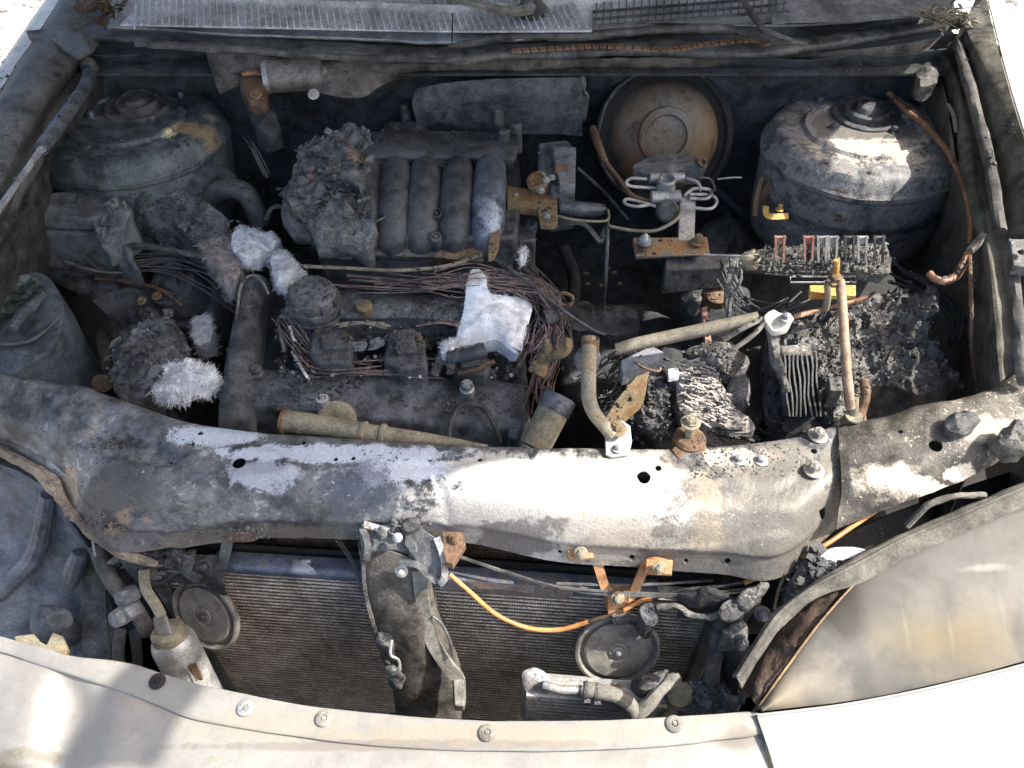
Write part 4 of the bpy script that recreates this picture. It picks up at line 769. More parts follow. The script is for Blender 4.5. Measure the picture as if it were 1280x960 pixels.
# ---------------- brake booster
bb = emp('brake_booster', 'round rust and tan brake booster with a black rim on the firewall', 'brake booster', P(825, 175, .65))
bc = P(832, 178, .775) + V((0, .02, 0)); bx = V((-.04, -.86, .52)).normalized()
bmx = mat('booster_heat_tint', (.1, .08, .06), (.17, .14, .105), .6, .2, .4, rust=(.13, .075, .045), rust_t=.58, blobs=[(P(785, 210, .76), (.055, .06, .08), (.19, .08, .045), .95, .5), (bc + V((.015, 0, .045)), (.05, .1, .035), (.17, .165, .15), .8, .8), (bc + V((.07, 0, .0)), (.03, .1, .06), (.17, .11, .05), .7, .6)])
mb = MB(); mb.lathe(bc, bx, [(.125, -.07), (.125, -.01), (.122, .002), (.112, .004), (.108, -.004), (.104, -.004)], 64); build(mb, 'rim', 'black', bb)
mb = MB(); mb.lathe(bc, bx, [(.104, -.03), (.100, -.012), (.094, .0), (.084, .012), (.066, .022), (.05, .026), (.048, .034), (.036, .036), (.034, .03), (.001, .03)], 64); sh = build(mb, 'shell', bmx, bb)
mb = MB(); mb.tube([bc + bx * .0 + Quaternion(bx, a) @ (V((0, 0, 1)).cross(bx).normalized() * .117) for a in [1.0 + i * .25 for i in range(17)]], [.004] * 17, 8, 3, wob=.5); build(mb, 'burnt_boot', 'rubber', bb)
mb = MB(); q = P(797, 158, .80); mb.lathe(q, bx, [(.009, -.01), (.009, .006), (.005, .008)], 14); build(mb, 'check_valve', 'rustdark', bb)
mb = MB(); q0_ = P(796, 170, .80); mb.tube([q0_ + V((math.cos(a) * .009, 0, math.sin(a) * .009)) for a in [i * .5 for i in range(14)]], .0015, 5, 3); build(mb, 'clip_ring', 'rustdark', bb)
mb = MB(); mb.tube(PP([(741, 160, .79), (748, 182, .79), (757, 202, .78)]), [.006, .008, .0065, .005], 10, 6); mb.tube(PP([(757, 202, .78), (775, 225, .77), (792, 245, .76), (815, 252, .755)]), .0035, 8, 6); build(mb, 'vacuum_line', 'rust', bb)
# master cylinder
mc = emp('brake_master_cylinder', 'aluminium brake master cylinder with looping brake pipes in front of the booster', 'brake cylinder', P(830, 230, .66))
mb = MB(); mb.mound(PP([(792, 208, .79), (812, 196, .795), (835, 192, .795), (860, 195, .79), (882, 202, .785), (880, 210, .78), (850, 212, .78), (830, 222, .78), (800, 216, .78)]), .75, .002, 40, .004, 8, 6); build(mb, 'flange', 'sootmetal', mc)
mb = MB(); mb.lathe(P(878, 203, .79), (0, -.7, .7), [(.008, -.004), (.008, .004), (.004, .004), (.004, 0)], 14); build(mb, 'flange_eye', 'rustdark', mc)
mb = MB(); mb.tube([P(834, 210, .775), P(834, 262, .745)], [.015, .015], 18, 2); build(mb, 'cylinder_body', 'bluemetal', mc)
mb = MB(); mb.tube([P(812, 223, .775), P(855, 222, .775)], .009, 14, 2); build(mb, 'port_block', 'alu', mc)
mb = MB(); mb.lathe(P(834, 224, .79), (0, -.15, 1), [(.015, -.02), (.015, 0), (.011, .002), (.010, -.006)], 24); build(mb, 'reservoir_neck', 'alu', mc)
mb = MB(); mb.tube([P(814, 247, .765), P(850, 246, .765)], .011, 14, 2); build(mb, 'port_block', 'alu', mc)
mb = MB(); mb.lathe(P(835, 264, .755), (0, -.8, .6), [(.019, -.02), (.019, 0), (.015, .003), (.001, .003)], 24); build(mb, 'end_plug', 'sootmetal', mc)
def loop(l, m='alu', r=.0028): mb = MB(); mb.tube(PP(l), r, 8, 7); return build(mb, 'brake_pipe', m, mc)
loop([(808, 224, .78), (790, 223, .785), (783, 228, .785), (790, 233, .78), (822, 235, .77)]); loop([(812, 256, .76), (795, 258, .765), (781, 254, .765), (786, 249, .765), (820, 258, .76)])
loop([(858, 223, .78), (872, 228, .78), (876, 238, .775)]); loop([(855, 245, .77), (868, 236, .775), (888, 238, .77), (884, 248, .765), (862, 248, .765)])
loop([(862, 243, .77), (888, 244, .765), (896, 252, .76), (888, 261, .76), (868, 260, .76)]); loop([(875, 222, .785), (888, 224, .78), (893, 236, .775), (886, 243, .77)], 'sootmetal', .0018)
loop([(762, 283, .74), (790, 288, .74), (820, 288, .745), (845, 275, .755), (852, 262, .76)], 'tan'); loop([(897, 224, .78), (915, 222, .785), (927, 222, .785)], 'alu', .0015)
bl = emp('pipe_bracket', 'inverted T shaped pale metal bracket with two corroded bolts below the brake cylinder', 'bracket', P(845, 300, .68))
mb = MB(); mb.prism(PP([(850, 246, .765), (870, 242, .765), (868, 300, .735), (848, 302, .735)]), .73, 0); build(mb, 'upright', 'alu', bl, bev=.001)
mb = MB(); mb.prism(PP([(791, 297, .74), (884, 296, .735), (888, 318, .73), (795, 320, .735)]), .728, .0004); build(mb, 'base_plate', mat('base_alu', (.2, .19, .18), (.3, .29, .27), .6, .3, .4, rust=(.28, .17, .08), rust_t=.5), bl, bev=.001)
bolt(P(806, 308, .742), .012, 'rust', bl, h=.6); bolt(P(872, 303, .738), .012, 'ochre', bl, h=1.6)
mb = MB(); mb.lathe(P(806, 300, .755), (0, 0, 1), [(.0105, -.006), (.0105, .001), (.006, .008), (.001, .013)], 16); build(mb, 'cone_cap', 'alu', bl)
mb = MB(); mb.prism(PP([(832, 320, .72), (925, 316, .71), (925, 334, .70), (832, 338, .71)]), .66, .001); build(mb, 'lower_plate', 'sootmetal', bl, bev=.002)

# ---------------- wiper motor
wm = emp('wiper_motor', 'grey cylindrical wiper motor under the cowl on the left', 'motor', P(368, 100, .86))
a, b = P(334, 96, .895), P(408, 92, .895)
mb = MB(); ax_ = (b - a).normalized(); mb.lathe(a, ax_, [(.023, 0), (.026, .002), (.026, .08), (.023, .09), (.014, .094), (.010, .10), (.004, .1)], 32); build(mb, 'motor_can', mat('motor_alu', (.13, .12, .12), (.22, .21, .2), .55, .4, .4, ash=(.34, .33, .32), ash_t=.6), wm)
mb = MB(); mb.lathe(a, ax_, [(.027, -.004), (.027, .004)], 32); build(mb, 'motor_band', 'alu', wm)
mb = MB(); mb.prism(PP([(300, 88, .90), (318, 84, .90), (330, 92, .90), (330, 122, .89), (312, 126, .885), (300, 110, .89)]), .86, .002); build(mb, 'gear_case', 'rustdark', wm, bev=.003)
for (x, y, r, m_) in ((320, 117, .010, 'rust'), (392, 118, .009, 'alu'), (278, 72, .008, 'sootmetal')): bolt(P(x, y, .90), r, m_, wm, (0, -.6, .8))
mb = MB(); mb.strap(PP([(302, 92, .905), (318, 90, .905), (330, 92, .905)]), .008, .006, V((0, 0, 1))); build(mb, 'terminal', 'copper', wm)
mb = MB(); mb.mound(PP([(312, 128, .85), (335, 130, .85), (348, 150, .83), (335, 165, .82), (318, 155, .83)]), .78, .006, 50, .006, 8, 6); build(mb, 'melted_plug', 'soot', wm)

# ---------------- left side: reservoir, melted air box, belt area
rv = emp('coolant_reservoir', 'melted grey box shaped coolant reservoir against the left wing', 'reservoir', P(90, 290, .6))
rm_ = mat('melted_grey_box', (.085, .095, .105), (.15, .165, .18), .75, 0, .6, ash=(.24, .26, .29), ash_t=.64)
mb = MB(); mb.prism(PP([(28, 262, .752), (44, 242, .757), (82, 237, .76), (112, 240, .76), (141, 252, .756), (145, 268, .752), (112, 273, .752), (60, 271, .752), (32, 270, .752)]), .725, .0015); build(mb, 'upper_shell', rm_, rv, bev=.005)
mb = MB(); mb.prism(PP([(27, 279, .727), (60, 276, .727), (110, 278, .727), (145, 273, .727), (146, 290, .72), (130, 292, .72), (60, 290, .722)]), .62, .0015); build(mb, 'lower_shell', rm_, rv, bev=.004)
pbox('seam', [(26, 272), (60, 266), (115, 268), (140, 268), (142, 282), (115, 284), (60, 282), (28, 280)], .73, .724, 'soot', rv, .001, .002)
mb = MB(); mb.mound(PP([(118, 246, .75), (145, 240, .755), (165, 262, .75), (158, 275, .745), (140, 300, .73), (122, 300, .735), (115, 270, .745)]), .68, .007, 45, .008, 12, 7); build(mb, 'melted_neck', rm_, rv)
def lump(label, out, zb, m='char', name='charred_lump', amp=.007, crown=.01, fq=40, cat_='burnt debris', **k):
    mb = MB(); mb.mound(PP(out), zb, amp, fq, crown, k.get('rings', 14), 7, k.get('inset', .92), amp2=k.get('amp2')); flakes(mb, k.get('fl', 300), k.get('fs', .003), None, 60, .5); flakes(mb, 60, .009, None, 60, .15); return build(mb, name, m, label=label, cat=cat_)
lump('upright torn dark plastic flap in front of the left strut tower', [(130, 225, .77), (152, 210, .79), (163, 205, .79), (178, 245, .76), (165, 262, .73), (145, 245, .74)], .68, 'plastic', 'torn_plastic', .003, .004)
lump('melted air intake box with ashen crust left of the engine', [(178, 262, .73), (195, 236, .745), (230, 238, .75), (262, 258, .745), (285, 278, .73), (262, 296, .72), (235, 292, .72), (210, 275, .72)], .64, mat('ashen_plastic', (.06, .064, .07), (.14, .148, .16), .7, 0, .9, ash=(.28, .3, .34), ash_t=.58, speck=.5), 'air_intake_box', .006, .008, 35, 'air box')
for k, (l, r, lab) in enumerate(((((228, 232, .70), (255, 215, .73), (285, 222, .73), (292, 250, .69)), .015, 'rear one of two curved black hoses right of the left strut tower'), (((250, 250, .71), (285, 236, .735), (310, 245, .73), (325, 280, .68)), .018, 'front one of two curved black hoses right of the left strut tower'))):
    mb = MB(); mb.tube(PP(l), r, 16, 8); build(mb, 'coolant_hose', mat('hose%d' % k, (.05, .055, .06), (.075, .08, .085), .7, 0, .25), label=lab, cat='hose', group='coolant hoses')
al = emp('alternator', 'dark rounded pump housings and pulleys in the left of the bay', 'pump', P(215, 340, .5))
for (x, y, z, r, h_) in ((203, 320, .66, .030, .06), (215, 355, .63, .045, .05), (200, 345, .60, .05, .04), (240, 378, .58, .055, .06)):
    mb = MB(); mb.lathe(P(x, y, z), (-.2, -.35, 1), [(r * 1.05, -h_ * 2), (r, -.01), (r * .93, .0), (r * .7, .002), (r * .66, -.004), (r * .3, -.004), (r * .25, .006), (.001, .006)], 32, .03); build(mb, 'pulley', 'plastic', al)
mb = MB(); mb.tube(PP([(150, 310, .70), (180, 308, .705), (215, 313, .705), (258, 322, .70)]), .006, 10, 6, wob=.3); build(mb, 'cross_pipe', 'sootmetal', al)
mb = MB(); mb.mound(PP([(135, 295, .70), (150, 300, .70), (165, 315, .70), (168, 328, .69), (150, 325, .69), (135, 312, .70)]), .64, .006, 40, .006, 9, 6); build(mb, 'melted_end', rm_, al)
mb = MB(); mb.sheet([PP([(55, 322, .66), (100, 320, .66), (128, 320, .66)]), PP([(60, 332, .65), (100, 340, .65), (132, 342, .65)])], 4, 4, .003); mb.sheet([PP([(0, 330, .62), (60, 340, .63), (120, 345, .63), (180, 355, .63), (225, 378, .62)]), PP([(0, 338, .61), (60, 350, .61), (115, 375, .6), (150, 390, .58), (200, 400, .56)])], 5, 5, .003, .003, 20); build(mb, 'support_tray', 'sootmetal', al)
mb = MB(); mb.tube(PP([(120, 348, .64), (160, 352, .64), (200, 362, .635), (228, 382, .62)]), .0035, 8, 6); build(mb, 'belt_guard_edge', 'rustdark', al)
mb = MB(); mb.sheet([PP([(115, 375, .62), (160, 360, .63), (225, 380, .62)]), PP([(150, 410, .56), (190, 410, .56), (225, 405, .56)])], 5, 5, .003, .004, 20); build(mb, 'belt_guard', 'plastic', al)
for (x, y) in ((177, 376), (196, 370)): bolt(P(x, y, .64), .008, 'ochre', al, (0, -.4, 1))
lump('crumpled grey charred mass behind the tie bar at the left', [(150, 420, .64), (180, 395, .66), (215, 400, .66), (232, 430, .65), (225, 455, .66), (200, 462, .66), (205, 480, .66), (185, 500, .66), (150, 490, .65), (138, 460, .64)], .52, mat('crumple', (.04, .042, .046), (.13, .135, .145), .7, 0, 1, s=1.5, ash=(.3, .32, .36), ash_t=.57, speck=.5), 'crumpled_air_duct', .010, .012, 30)
mb = MB(); mb.mound(PP([(160, 395, .62), (175, 385, .63), (195, 390, .63), (200, 400, .62), (175, 402, .62)]), .55, .005, 40, .008, 8, 6); build(mb, 'charred_lump', 'char', label='small black lump above the crumpled grey mass', cat='burnt debris')
mb = MB(); mb.tube(PP([(128, 420, .5), (132, 460, .5), (122, 490, .5)]), .014, 12, 6); build(mb, 'radiator_hose', 'rubber', label='black vertical hose behind the left end of the tie bar', cat='hose')
mb = MB(); mb.lathe(P(128, 478, .56), (.3, -.9, .3), [(.016, 0), (.016, .004), (.006, .005)], 18); build(mb, 'washer_disc', 'ochre', label='small rusty disc in the dark gap behind the tie bar', cat='washer')
# washer tank, bottom left of bay
wt = emp('washer_tank', 'rounded scorched washer tank at the left edge with a burnt hollow in its top', 'tank', P(30, 420, .5))
wtm = mat('tank_plastic', (.05, .065, .08), (.09, .11, .135), .5, 0, .4, ash=(.15, .17, .2), ash_t=.64)
c = P(18, 415, .62)
mb = MB(); A_ = PP([(-60, 350, .70), (-10, 338, .705), (40, 340, .705), (66, 352, .70), (80, 385, .69), (72, 430, .67), (45, 455, .66), (0, 470, .655), (-60, 470, .65)])
mb.mound(A_, .40, .004, 14, .012, 14, 8, .97, amp2=.0005); tk = build(mb, 'tank_shell', wtm, wt, 60)
mb = MB(); mb.mound(PP([(-40, 352, .722), (0, 344, .722), (40, 346, .72), (52, 360, .717), (40, 385, .712), (0, 392, .712), (-40, 390, .712)]), .70, .005, 45, -.003, 12, 7, amp2=.005); build(mb, 'burnt_hollow', mat('greenish_char', (.02, .03, .025), (.1, .13, .12), .5, 0, 1, s=1.5, ash=(.2, .24, .23), ash_t=.6), wt)
mb = MB(); mb.tube(PP([(15, 412, .715), (30, 392, .718), (55, 368, .715)]), [.008, .01, .006], 10, 6); mb.tube(PP([(0, 430, .69), (40, 425, .69), (75, 395, .695)]), .003, 8, 6); build(mb, 'moulded_ridge', wtm, wt)
# ================================================================ tubes near the tie bar
tp_ = emp('intake_pipe', 'beige tapering metal pipe with two raised rings lying behind the tie bar', 'pipe', P(470, 540, .68))
mb = MB(); mb.tube(PP([(356, 527, .70), (400, 532, .70), (455, 541, .70), (480, 544, .70), (540, 550, .695), (610, 560, .685)]), [.0165, .0145, .0135, .0125, .0085, .004], 20, 6); build(mb, 'pipe', 'tan', tp_)
for (x, y, r) in ((356, 527, .0185), (455, 541, .0158), (479, 544, .0155)):
    a = P(x, y, .70); mb = MB(); mb.lathe(a, P(x + 20, y + 3, .70) - a, [(r * .8, -.004), (r, -.002), (r, .002), (r * .8, .004)], 24); build(mb, 'ring', 'rust' if x < 400 else 'tan', tp_)
op = emp('open_pipe', 'open ended greenish grey pipe stub leaning behind the tie bar, right of the engine', 'pipe', P(685, 530, .6))
mb = MB(); a, b = P(700, 497, .70), P(668, 560, .66); mb.tube([b, a], [.0215, .0225], 24, 2, cap=False); mb.tube([b, a], [.0185, .0195], 24, 2, cap=False); mb.lathe(a, a - b, [(.0195, -.0005), (.0225, 0), (.0195, .0005)], 24); mb.f = mb.f[:-2]; build(mb, 'tube', 'tan', op)
mb = MB(); mb.lathe(a, a - b, [(.0238, -.022), (.0238, .001), (.0195, .001), (.0195, -.02)], 24); build(mb, 'collar', 'bluemetal', op)
st = emp('curved_tube', 'bent tan tube bolted on the tie bar, its open end pointing up', 'tube', P(770, 550, .7))
mb = MB(); mb.tube(PP([(737, 424, .81), (736, 460, .80), (736, 495, .78), (742, 515, .765), (755, 532, .75), (766, 545, .74)]), [.0095, .0095, .0095, .009, .0085, .0085], 16, 7); build(mb, 'tube', 'tan', st)
mb = MB(); c = P(738, 428, .81); mb.lathe(c, P(738, 420, .82) - P(737, 440, .80), [(.0115, -.014), (.0118, .006), (.0095, .006), (.0088, -.008), (.001, -.009)], 20); build(mb, 'collar', 'rustdark', st)
mb = MB(); mb.prism(PP([(757, 538, .742), (764, 527, .742), (778, 525, .742), (788, 532, .742), (790, 552, .735), (786, 568, .73), (764, 572, .729), (757, 568, .73)]), .727, .0002); pl2 = build(mb, 'foot', 'alu', st, bev=.001)
bolt(P(771, 537, .745), .0125, 'ochre', st, h=1.3); bolt(P(772, 561, .733), .007, 'alu', st)
mb = MB(); mb.lathe(P(733, 448, .78), (.3, -.8, .4), [(.018, 0), (.018, .006), (.008, .008)], 20); build(mb, 'pulley_disc', 'bluemetal', st)
lt_ = emp('long_tube', 'long tan tube slanting across the bay toward the battery clamp', 'tube', P(870, 415, .7))
mb = MB(); mb.tube(PP([(770, 437, .73), (800, 429, .74), (880, 412, .765), (948, 397, .785)]), [.0085, .0095, .0095, .0085], 16, 6); build(mb, 'tube', mat('tube_beige', (.16, .147, .115), (.23, .21, .165), .6, .15, .25, ash=(.2, .18, .15), ash_t=.62), lt_)
mb = MB(); mb.prism(PP([(776, 450, .70), (815, 432, .71), (830, 440, .71), (815, 455, .70), (778, 465, .69)]), .66, .001); build(mb, 'shield', 'greyplastic', lt_, bev=.002)
ob = emp('ochre_stay', 'orange brown flat rusty stay sloping behind the tie bar', 'stay', P(785, 500, .6))
mb = MB(); mb.prism(PP([(755, 525, .69), (770, 500, .70), (795, 470, .715), (812, 464, .72), (806, 478, .715), (785, 505, .70), (770, 530, .69)]), .66, .0006); build(mb, 'blade', 'ochre', ob, bev=.001)
mb = MB(); mb.tube(PP([(792, 452, .70), (805, 460, .71), (822, 464, .71), (826, 460, .71)]), .002, 6, 5); build(mb, 'clip', 'rust', ob)
bs2 = emp('stud_bolt', 'tall pale bolt with washers on a rusty round boss behind the tie bar', 'bolt', P(862, 545, .7))
mb = MB(); mb.lathe(P(862, 548, .73), (0, 0, 1), [(.021, -.03), (.021, 0), (.017, .004), (.008, .005)], 24); build(mb, 'boss', 'rust', bs2)
mb = MB(); mb.lathe(P(862, 541, .74), (0, 0, 1), [(.006, -.01), (.006, .02)], 12); build(mb, 'shank', 'tan', bs2); bolt(P(863, 529, .755), .0125, 'tan', bs2)
mb = MB(); mb.prism(PP([(840, 562, .727), (850, 550, .73), (880, 550, .73), (884, 560, .727), (866, 575, .726), (848, 574, .726)]), .718, .001); build(mb, 'rusty_tab', 'rust', bs2, bev=.001)
mb = MB(); mb.mound(PP([(848, 578, .725), (858, 568, .726), (880, 567, .726), (892, 580, .724), (878, 592, .722), (856, 592, .722)]), .715, .002, 60, .003, 8, 6, amp2=.002); build(mb, 'crust', 'charlight', bs2)
# forked bracket
fk = emp('forked_bracket', 'two pronged ochre crusted bracket right of the white pad', 'bracket', P(685, 450, .6))
for (n_, l, r) in (('prong', ((683, 424, .73), (683, 440, .72), (681, 450, .71)), .0065), ('prong', ((708, 424, .73), (709, 436, .725), (700, 443, .72), (688, 444, .715)), .0065), ('stem', ((684, 442, .715), (676, 455, .70), (670, 468, .69)), .0115)):
    mb = MB(); mb.tube(PP(l), r, 10, 6, wob=.6); build(mb, n_, 'ochre', fk)
mb = MB(); mb.tube([P(680, 398, .70), P(694, 394, .70)], [.012, .014], 18, 2, cap=False); mb.tube([P(680, 398, .70), P(694, 394, .70)], [.009, .0115], 18, 2, cap=False); build(mb, 'hose_end', 'rubber', label='short open black hose end among the burnt wires', cat='hose')
mb = MB(); mb.strap(PP([(696, 372, .70), (704, 366, .71), (716, 372, .70), (712, 382, .695), (700, 380, .695), (697, 372, .70)]), .004, .004, V((0, 0, 1))); build(mb, 'wire_clip', 'ochre', label='small bent metal clip above the open hose end', cat='clip')

# ---------------- gearbox region in the dark middle
gb = emp('gearbox', 'black soot covered gearbox casting deep in the middle of the bay', 'gearbox', P(790, 400, .4))
pbox('case', [(690, 380), (800, 375), (860, 400), (850, 500), (760, 520), (700, 480)], .52, .3, 'soot', gb, .02, .006)
mb = MB(); mb.mound(PP([(700, 385, .57), (740, 378, .58), (790, 382, .58), (800, 400, .57), (770, 412, .56), (710, 410, .56)]), .45, .008, 25, .01, 14, 7); build(mb, 'upper_housing', 'sootmetal', gb)
mb = MB(); mb.mound(PP([(850, 375, .6), (875, 350, .62), (905, 345, .62), (935, 365, .6), (930, 395, .58), (880, 405, .58)]), .42, .006, 25, .02, 14, 7); build(mb, 'bell_housing', 'soot', gb)
mb = MB(); mb.lathe(P(897, 364, .65), (0, -.3, 1), [(.024, -.02), (.024, 0), (.02, .002), (.001, .002)], 24); build(mb, 'cap_disc', 'rust', gb)
mb = MB(); mb.lathe(P(870, 372, .66), (0, 0, 1), [(.01, -.03), (.01, 0), (.006, .004)], 14, .1); build(mb, 'stud', 'charlight', gb)
pbox('terracotta_strip', [(877, 384), (884, 382), (890, 430), (882, 432)], .70, .69, 'terra', gb, .001)
for k, (l, r) in enumerate((((700, 320, .5), (720, 360, .5), (715, 410, .5)), .012) if 0 else [(((705, 310, .55), (718, 350, .52), (712, 400, .5)), .012), (((900, 250, .6), (915, 300, .6), (905, 350, .6)), .012), (((880, 230, .66), (905, 245, .64), (935, 275, .6)), .008), (((930, 110, .78), (936, 180, .68), (930, 260, .55), (935, 330, .5)), .024)]):
    mb = MB(); mb.tube(PP(l), r, 12, 8, wob=.15); build(mb, 'hose', 'soot', gb)
mb = MB()
for x, y in ((733, 342), (735, 355), (768, 341), (775, 355), (752, 357), (760, 336)):
    mb.box(P(x, y, .56), (.008, .003, .005))
build(mb, 'metal_glints', 'ochre', gb, kind='stuff')
mb = MB(); mb.mound(PP([(870, 300, .60), (900, 270, .62), (940, 280, .6), (945, 330, .58), (900, 345, .58)]), .45, .006, 20, .02, 12, 7); build(mb, 'servo_housing', 'plastic', gb)

# ---------------- burnt air filter box (ashen layered paper)
af = emp('air_filter', 'burnt air filter of layered ashen sheets left of the battery', 'air filter', P(890, 490, .5))
lm = mat('ash_sheet', (.3, .27, .25), (.62, .58, .54), .8, 0, .6, s=2, ash=(.06, .055, .05), ash_t=.53, speck=.4)
mb = MB(); mb.mound(PP([(846, 455, .68), (862, 445, .69), (890, 452, .69), (905, 490, .68), (925, 512, .67), (945, 535, .66), (915, 540, .65), (870, 528, .65), (848, 500, .66)]), .56, .004, 30, .008, 16, 7); build(mb, 'filter_body', lm, af)
mb = MB()
for i in range(230):
    u = random.random(); y = 450 + u * 80; x = random.uniform(848 + u * 15, 885 + u * 45); p = P(x, y, .70 - u * .025); l = random.uniform(.006, .02)
    an = random.gauss(-.15, .25) - u * .35; mb.box(p + V((0, 0, random.uniform(-.001, .003))), (l, random.uniform(.0015, .003), .0012), Matrix.Rotation(an, 3, 'Z') @ Matrix.Rotation(random.gauss(0, .3), 3, 'Y'))
build(mb, 'pleats', lm, af, kind='stuff')
mb = MB()
for i in range(60):
    u = random.random(); p = P(855 + u * 90, 500 + u * 35 + random.uniform(0, 26), .655 - random.uniform(0, .03)); mb.box(p, (random.uniform(.02, .05), .003, .003), Matrix.Rotation(-.25 + random.gauss(0, .1), 3, 'Z'))
build(mb, 'charred_layers', 'char', af, kind='stuff')
mb = MB(); mb.mound(PP([(855, 440, .70), (880, 428, .71), (915, 432, .71), (935, 450, .70), (925, 470, .69), (900, 460, .70), (880, 452, .70)]), .6, .005, 45, .006, 12, 7); flakes(mb, 300, .003, None, 60, .5); build(mb, 'upper_crust', 'charlight', af)
mb = MB(); mb.mound(PP([(912, 478, .69), (930, 470, .70), (938, 485, .69), (932, 505, .68), (915, 500, .68)]), .6, .004, 50, .008, 10, 6); build(mb, 'side_lump', 'charlight', af)
pbox('dark_cover', [(905, 445), (950, 430), (955, 520), (940, 530), (915, 480)], .655, .5, 'black', af, .004)
pbox('white_tab', [(835, 461), (848, 459), (849, 470), (836, 472)], .70, .69, 'white', af, .001)
mb = MB(); mb.mound(PP([(785, 490, .655), (800, 470, .67), (825, 468, .675), (838, 500, .66), (830, 530, .65), (795, 530, .64)]), .58, .008, 45, .008, 14, 7, amp2=.006); flakes(mb, 900, .003, None, 60, .8)
build(mb, 'cinder_heap', 'char', label='heap of black cinders between the ochre stay and the air filter', cat='cinders', kind='stuff', ang=60)
mb = MB(); mb.mound(PP([(780, 480, .63), (800, 465, .64), (830, 470, .64), (845, 520, .62), (830, 550, .6), (790, 545, .6)]), .5, .012, 30, .01, 14, 7); flakes(mb, 900, .005, None, 60, .6); build(mb, 'charred_lump', 'char', label='black clinkered lump behind the tie bar by the tall bolt', cat='burnt debris')

# ---------------- battery
bt_ = emp('battery', 'melted battery, a crusted grey black mass with exposed plates', 'battery', P(1080, 470, .5))
bmat = mat('battery_crust', (.022, .022, .023), (.075, .075, .074), .36, .1, 1., s=1.6, ash=(.2, .195, .185), ash_t=.61, speck=.6, spec=.8)
mb = MB(); mb.mound(PP([(1055, 400, .73), (1085, 368, .745), (1125, 362, .75), (1150, 375, .745), (1165, 395, .745), (1180, 430, .73), (1198, 462, .715), (1190, 482, .705), (1140, 490, .70), (1100, 482, .70), (1065, 490, .69), (1050, 450, .71)]), .56, .009, 34, .012, 44, 14, .93, amp2=.010); flakes(mb, 500, .002, None, 100, .9); flakes(mb, 120, .005, None, 100, .5); build(mb, 'melted_case', bmat, bt_)
mb = MB(); mb.mound(PP([(962, 412, .72), (990, 398, .725), (1030, 388, .73), (1065, 385, .735), (1070, 420, .725), (1066, 470, .71), (1045, 500, .70), (1025, 470, .71), (975, 440, .715)]), .58, .008, 38, .004, 36, 12, .95, amp2=.008); flakes(mb, 350, .002, None, 100, .9); flakes(mb, 80, .005, None, 100, .5); build(mb, 'melted_lid', bmat, bt_)
for i in range(8):
    mb = MB(); x = 978 + i * 5.6
    pts = PP([(x, 448, .722), (x + 1, 462, .722), (x + 2, 480, .715), (x + 3, 500, .705), (x + 4, 520, .69)])
    pts = [p + V((.0012 * math.sin(k * 2 + i), 0, 0)) for k, p in enumerate(pts)]
    mb.strap(pts, .0022, .02, V((0, 0, 1)), 6); build(mb, 'plate', 'char', bt_)
pbox('plate_bridge', [(976, 432), (1012, 430), (1014, 448), (978, 450)], .728, .66, 'charlight', bt_, .002, .002)
mb = MB(); mb.mound(PP([(980, 530, .67), (1000, 520, .68), (1030, 515, .68), (1060, 520, .68), (1060, 545, .66), (1000, 550, .65)]), .5, .005, 40, 0, 12, 7); build(mb, 'tray_remains', 'soot', bt_)
mb = MB(); mb.mound(PP([(1144, 372, .755), (1156, 360, .76), (1172, 366, .76), (1175, 385, .755), (1160, 398, .75), (1146, 390, .75)]), .70, .006, 60, .01, 10, 6); tm = build(mb, 'terminal_post', bmat, bt_)
mb = MB(); mb.tube([P(1165, 384, .765) + V((math.cos(a) * .007, math.sin(a) * .007, 0)) for a in [i * .45 for i in range(15)]], .0025, 6, 3); build(mb, 'terminal_ring', 'charlight', tm)
pbox('case_remnant', [(1036, 472), (1052, 470), (1054, 488), (1038, 488)], .735, .70, 'charlight', bt_, .001)
mb = MB(); mb.mound(PP([(1018, 430, .715), (1040, 415, .72), (1066, 420, .725), (1075, 460, .715), (1078, 500, .70), (1060, 520, .69), (1035, 525, .685), (1020, 480, .70)]), .56, .006, 42, .01, 20, 9, .97, amp2=.005); flakes(mb, 900, .0028, None, 100, .9); build(mb, 'sagged_crust', bmat, bt_)
mb = MB(); mb.mound(PP([(955, 440, .69), (972, 436, .70), (978, 470, .69), (984, 520, .67), (1030, 530, .665), (1060, 535, .66), (1050, 552, .64), (990, 552, .63), (958, 520, .65)]), .5, .006, 36, .0, 16, 9, .97, amp2=.005); flakes(mb, 600, .003, None, 100, .9); build(mb, 'burnt_tray', 'char', bt_)
# terminal clamp with straps
tc = emp('battery_clamp', 'white corroded battery cable clamp at the end of the long tan tube', 'clamp', P(975, 402, .78))
mb = MB(); mb.mound(PP([(956, 396, .795), (966, 388, .80), (976, 392, .80), (988, 396, .798), (988, 406, .795), (974, 414, .79), (964, 410, .792)]), .78, .0015, 60, .003, 8, 6); build(mb, 'clamp_body', mat('white_corrosion', (.6, .56, .46), (.72, .68, .6), .7, .1, .3), tc)
bolt(P(983, 398, .803), .009, 'alu', tc)
for l in (((958, 402, .79), (940, 420, .775), (915, 438, .755)), ((955, 398, .79), (930, 410, .78), (905, 425, .76))):
    mb = MB(); mb.tube(PP(l), .0035, 8, 6); build(mb, 'lead', 'greyrubber', tc)
mb = MB(); mb.tube(PP([(962, 408, .78), (966, 430, .76), (972, 455, .74), (980, 478, .73), (982, 490, .72)]), [.006, .007, .006, .005], 8, 8, wob=.5); build(mb, 'melted_strip', 'charlight', label='white streaked melted strip hanging from the battery clamp', cat='melted plastic')
